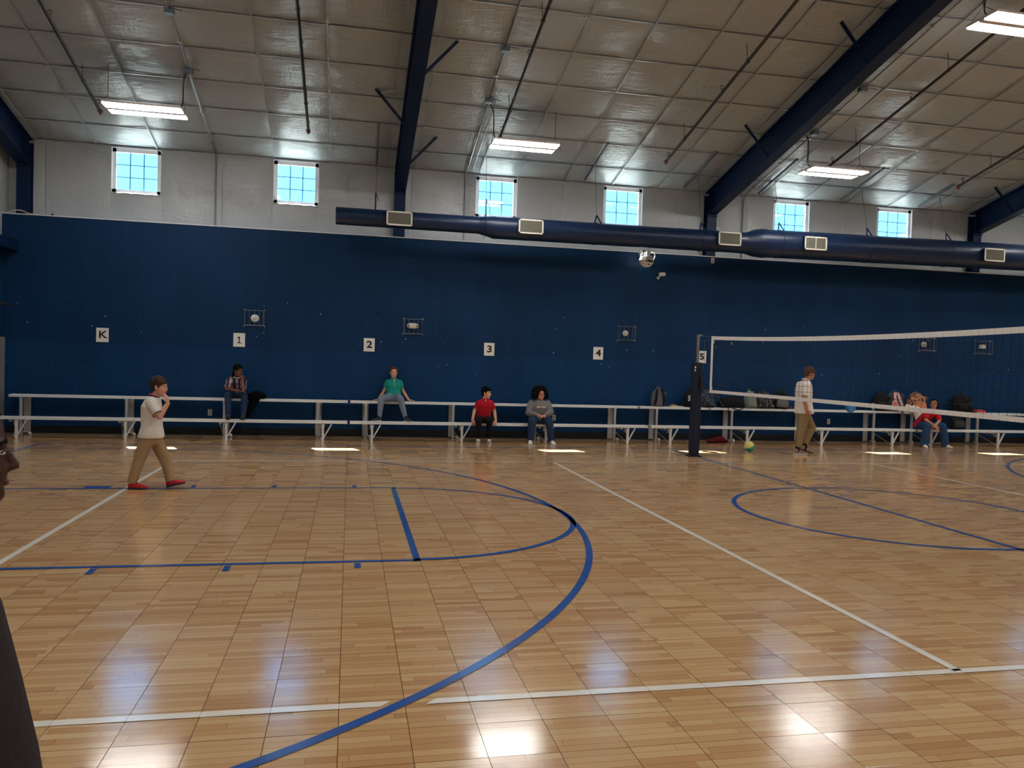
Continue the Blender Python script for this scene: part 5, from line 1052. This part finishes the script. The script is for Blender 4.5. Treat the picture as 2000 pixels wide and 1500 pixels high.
trouser(p, [((2.52, 10.40, .95), X*.125, Y*.15), ((2.52, 10.40, .86), X*.135, Y*.155), ((2.52, 10.40, .78), X*.12, Y*.14)], 0, [([(2.485, 10.33, .83), (2.42, 10.32, .49), (2.36, 10.31, .15)], [.112, .088, .070]), ([(2.565, 10.48, .83), (2.765, 10.50, .53), (2.64, 10.51, .20)], [.110, .085, .062])], OLV)
TS = mat('tan_knit_shoe', lin(150, 124, 104), .8)
for a, b_, m_ in (((2.345, 10.31), .05, 0), ((2.635, 10.51), .10, 1)): MB().cap((a[0], a[1], .06+.02*m_), .046, (a[0]+.005, a[1], .17+.03*m_), .047, 12, True).build('sock', M['black'], p.t)
p.shoe((2.33, 10.31, 0), (2.57, 10.29, 0), TS, M['paper'], 1.12, TS, .002); p.shoe((2.62, 10.51, 0), (2.79, 10.49, 0), TS, DS, 1.08, TS, heel=(2.545, 10.52, .065))

# --- girl in red polo on the lower bench at the right
p = Person('seated girl in red polo and blue jeans with glasses leaning forward with crossed wrists', (6.7, 12.1, 0), SK2)
p.head((6.775, 11.93, .995), (-.62, -.78, -.05), .98, neck=(6.80, 12.0, .865), nr_=.044)
sR, eR, wR = V((6.63, 12.01, .80)), V((6.575, 11.92, .625)), V((6.70, 11.74, .485)); sL, eL, wL = V((6.955, 12.03, .80)), V((6.93, 11.92, .605)), V((6.70, 11.79, .50))
p.torso([((6.66, 12.20, .46), X*.14, Y*.11), ((6.69, 12.16, .60), X*.135, Y*.10), ((6.77, 12.07, .74), X*.145, Y*.10), ((6.80, 12.01, .845), X*.10, Y*.06)])
p.limb([sR, eR, wR], [.045, .037, .026]); p.hand(wR, (.55, -.1, -.8), (.3, .8, .2), 1, .9, .3); p.limb([sL, eL, wL], [.045, .037, .026]); p.hand(wL, (-.55, .1, -.9), (-.3, .8, .2), -1, .9, .3)
p.limb([(6.60, 12.17, .48), (6.515, 11.80, .49), (6.49, 11.85, .11)], [.09, .06, .04]); p.limb([(6.76, 12.17, .48), (6.925, 11.80, .49), (7.06, 11.85, .11)], [.09, .06, .04]); p.done()
def pony(b, P, k):
    b.cap(P(-.02, -.10, .03), .035*k, P(-.075, -.125, -.03), .032*k); b.cap(P(-.075, -.125, -.03), .032*k, P(-.10, -.12, -.11), .018*k)
p.hair_cap(HB, fringe=False, tufts=10, upk=.012, back=.020, extra=pony, grow=1.10)
glasses(p, mat('thin_glasses', lin(90, 60, 50), .3))
cloth_torso([((6.65, 12.20, .45), X*.165, Y*.135), ((6.665, 12.18, .54), X*.160, Y*.13), ((6.72, 12.12, .66), X*.158, Y*.125), ((6.78, 12.06, .76), X*.168, Y*.12), ((6.80, 12.02, .83), X*.13, Y*.09), ((6.80, 12.0, .87), X*.07, Y*.06)], REDP, p.t, sleeves=[([sR, lerp(sR, eR, .85)], [.068, .066]), ([sL, lerp(sL, eL, .85)], [.068, .064])])
MB().bar((6.79, 11.95, .88), (6.745, 11.94, .85), .05, .014, (0,1,0)).bar((6.81, 11.955, .88), (6.86, 11.95, .855), .05, .014, (0,1,0)).build('collar', REDP, p.t)
trouser(p, [((6.66, 12.20, .52), X*.15, Y*.12), ((6.66, 12.18, .47), X*.165, Y*.13), ((6.66, 12.17, .405), X*.15, Y*.125)], 0, [([(6.60, 12.13, .485), (6.515, 11.80, .495), (6.49, 11.85, .05)], [.098, .082, .088]), ([(6.76, 12.13, .485), (6.925, 11.80, .495), (7.06, 11.85, .05)], [.098, .082, .088])], BJN)
MB().tube([wR+V((.03*math.cos(a*math.pi/6), 0, .03*math.sin(a*math.pi/6))) for a in range(13)], .006, 5, cap=False).build('bracelet', M['paper'], p.t)
PS = mat('pale_trainer', lin(216, 200, 196), .7)
p.shoe((6.49, 11.85, 0), (6.43, 11.68, 0), PS, PS, .95, M['paper'], .002); p.shoe((7.05, 11.85, 0), (7.08, 11.68, 0), PS, PS, .95, M['paper'], .002)

# --- person standing close to the camera at the left edge, in profile
p = Person('person in dark top standing close by at the left edge, face in profile', (-7.25, -1.85, 0), SK4)
N0 = V((-7.100, -1.851, 0)); sd_ = V((N0.x-CAM.x, N0.y-CAM.y, 0)).normalized(); fx = V((sd_.y, -sd_.x, 0))
H0 = N0-fx*.108
H0 = H0-fx*.010; hc = V((H0.x, H0.y, 1.434)); nk = hc-fx*.075+V((0, 0, -.17))
p.head(hc, tuple(fx*1.0+V((0, 0, .0))), 1.0, neck=nk, nr_=.055)
ch = nk-fx*.0
def F(a, b, z): q = hc+fx*(a+.022)+sd_*b; return V((q.x, q.y, z))
p.torso([(F(-.05, 0, .80), sd_*.15, fx*.11), (F(-.07, 0, 1.0), sd_*.14, fx*.11), (F(-.10, 0, 1.15), sd_*.16, fx*.09), (F(-.10, 0, 1.25), sd_*.10, fx*.07), (F(-.085, 0, 1.30), sd_*.07, fx*.06)])
for q in (-1, 1):
    sh0, el0, w0 = F(-.11, q*.19, 1.20), F(-.13, q*.225, .94), F(-.06, q*.21, .70)
    p.limb([sh0, el0, w0], [.055, .045, .032]); p.hand(w0, fx*.2-V((0, 0, 1)), -sd_*q, q, 1., .3)
    p.limb([F(-.06, q*.09, .82), F(-.06, q*.10, .46), F(-.09, q*.10, .08)], [.095, .062, .045])
p.done(.0055)
p.hair_cap(HB, fringe=False, tufts=60, upk=.010, back=.012, grow=1.07)
slv = []
for q in (-1, 1): slv.append(([F(-.11, q*.185, 1.20), F(-.125, q*.22, .95), F(-.065, q*.21, .75)], [.080, .076, .060]))
cloth_torso([(F(-.035, 0, .60), sd_*.19, fx*.175), (F(-.030, 0, .68), sd_*.19, fx*.172), (F(-.035, 0, .76), sd_*.19, fx*.165), (F(-.055, 0, .92), sd_*.19, fx*.152), (F(-.080, 0, 1.09), sd_*.195, fx*.138), (F(-.105, 0, 1.20), sd_*.185, fx*.11), (F(-.100, 0, 1.27), sd_*.12, fx*.085), (F(-.090, 0, 1.31), sd_*.085, fx*.075)], CHR, p.t, sleeves=slv)
trouser(p, [(F(-.05, 0, .90), sd_*.16, fx*.12), (F(-.05, 0, .82), sd_*.18, fx*.14), (F(-.05, 0, .74), sd_*.16, fx*.13)], 0, [([F(-.06, q*.09, .80), F(-.06, q*.10, .46), F(-.09, q*.10, .08)], [.115, .088, .078]) for q in (-1, 1)], BLKT)
for q in (-1, 1): a = F(-.10, q*.10, 0); p.shoe(a, a+fx*.2, M['rubber'], M['paper'], 1.1, M['paper'], .002)
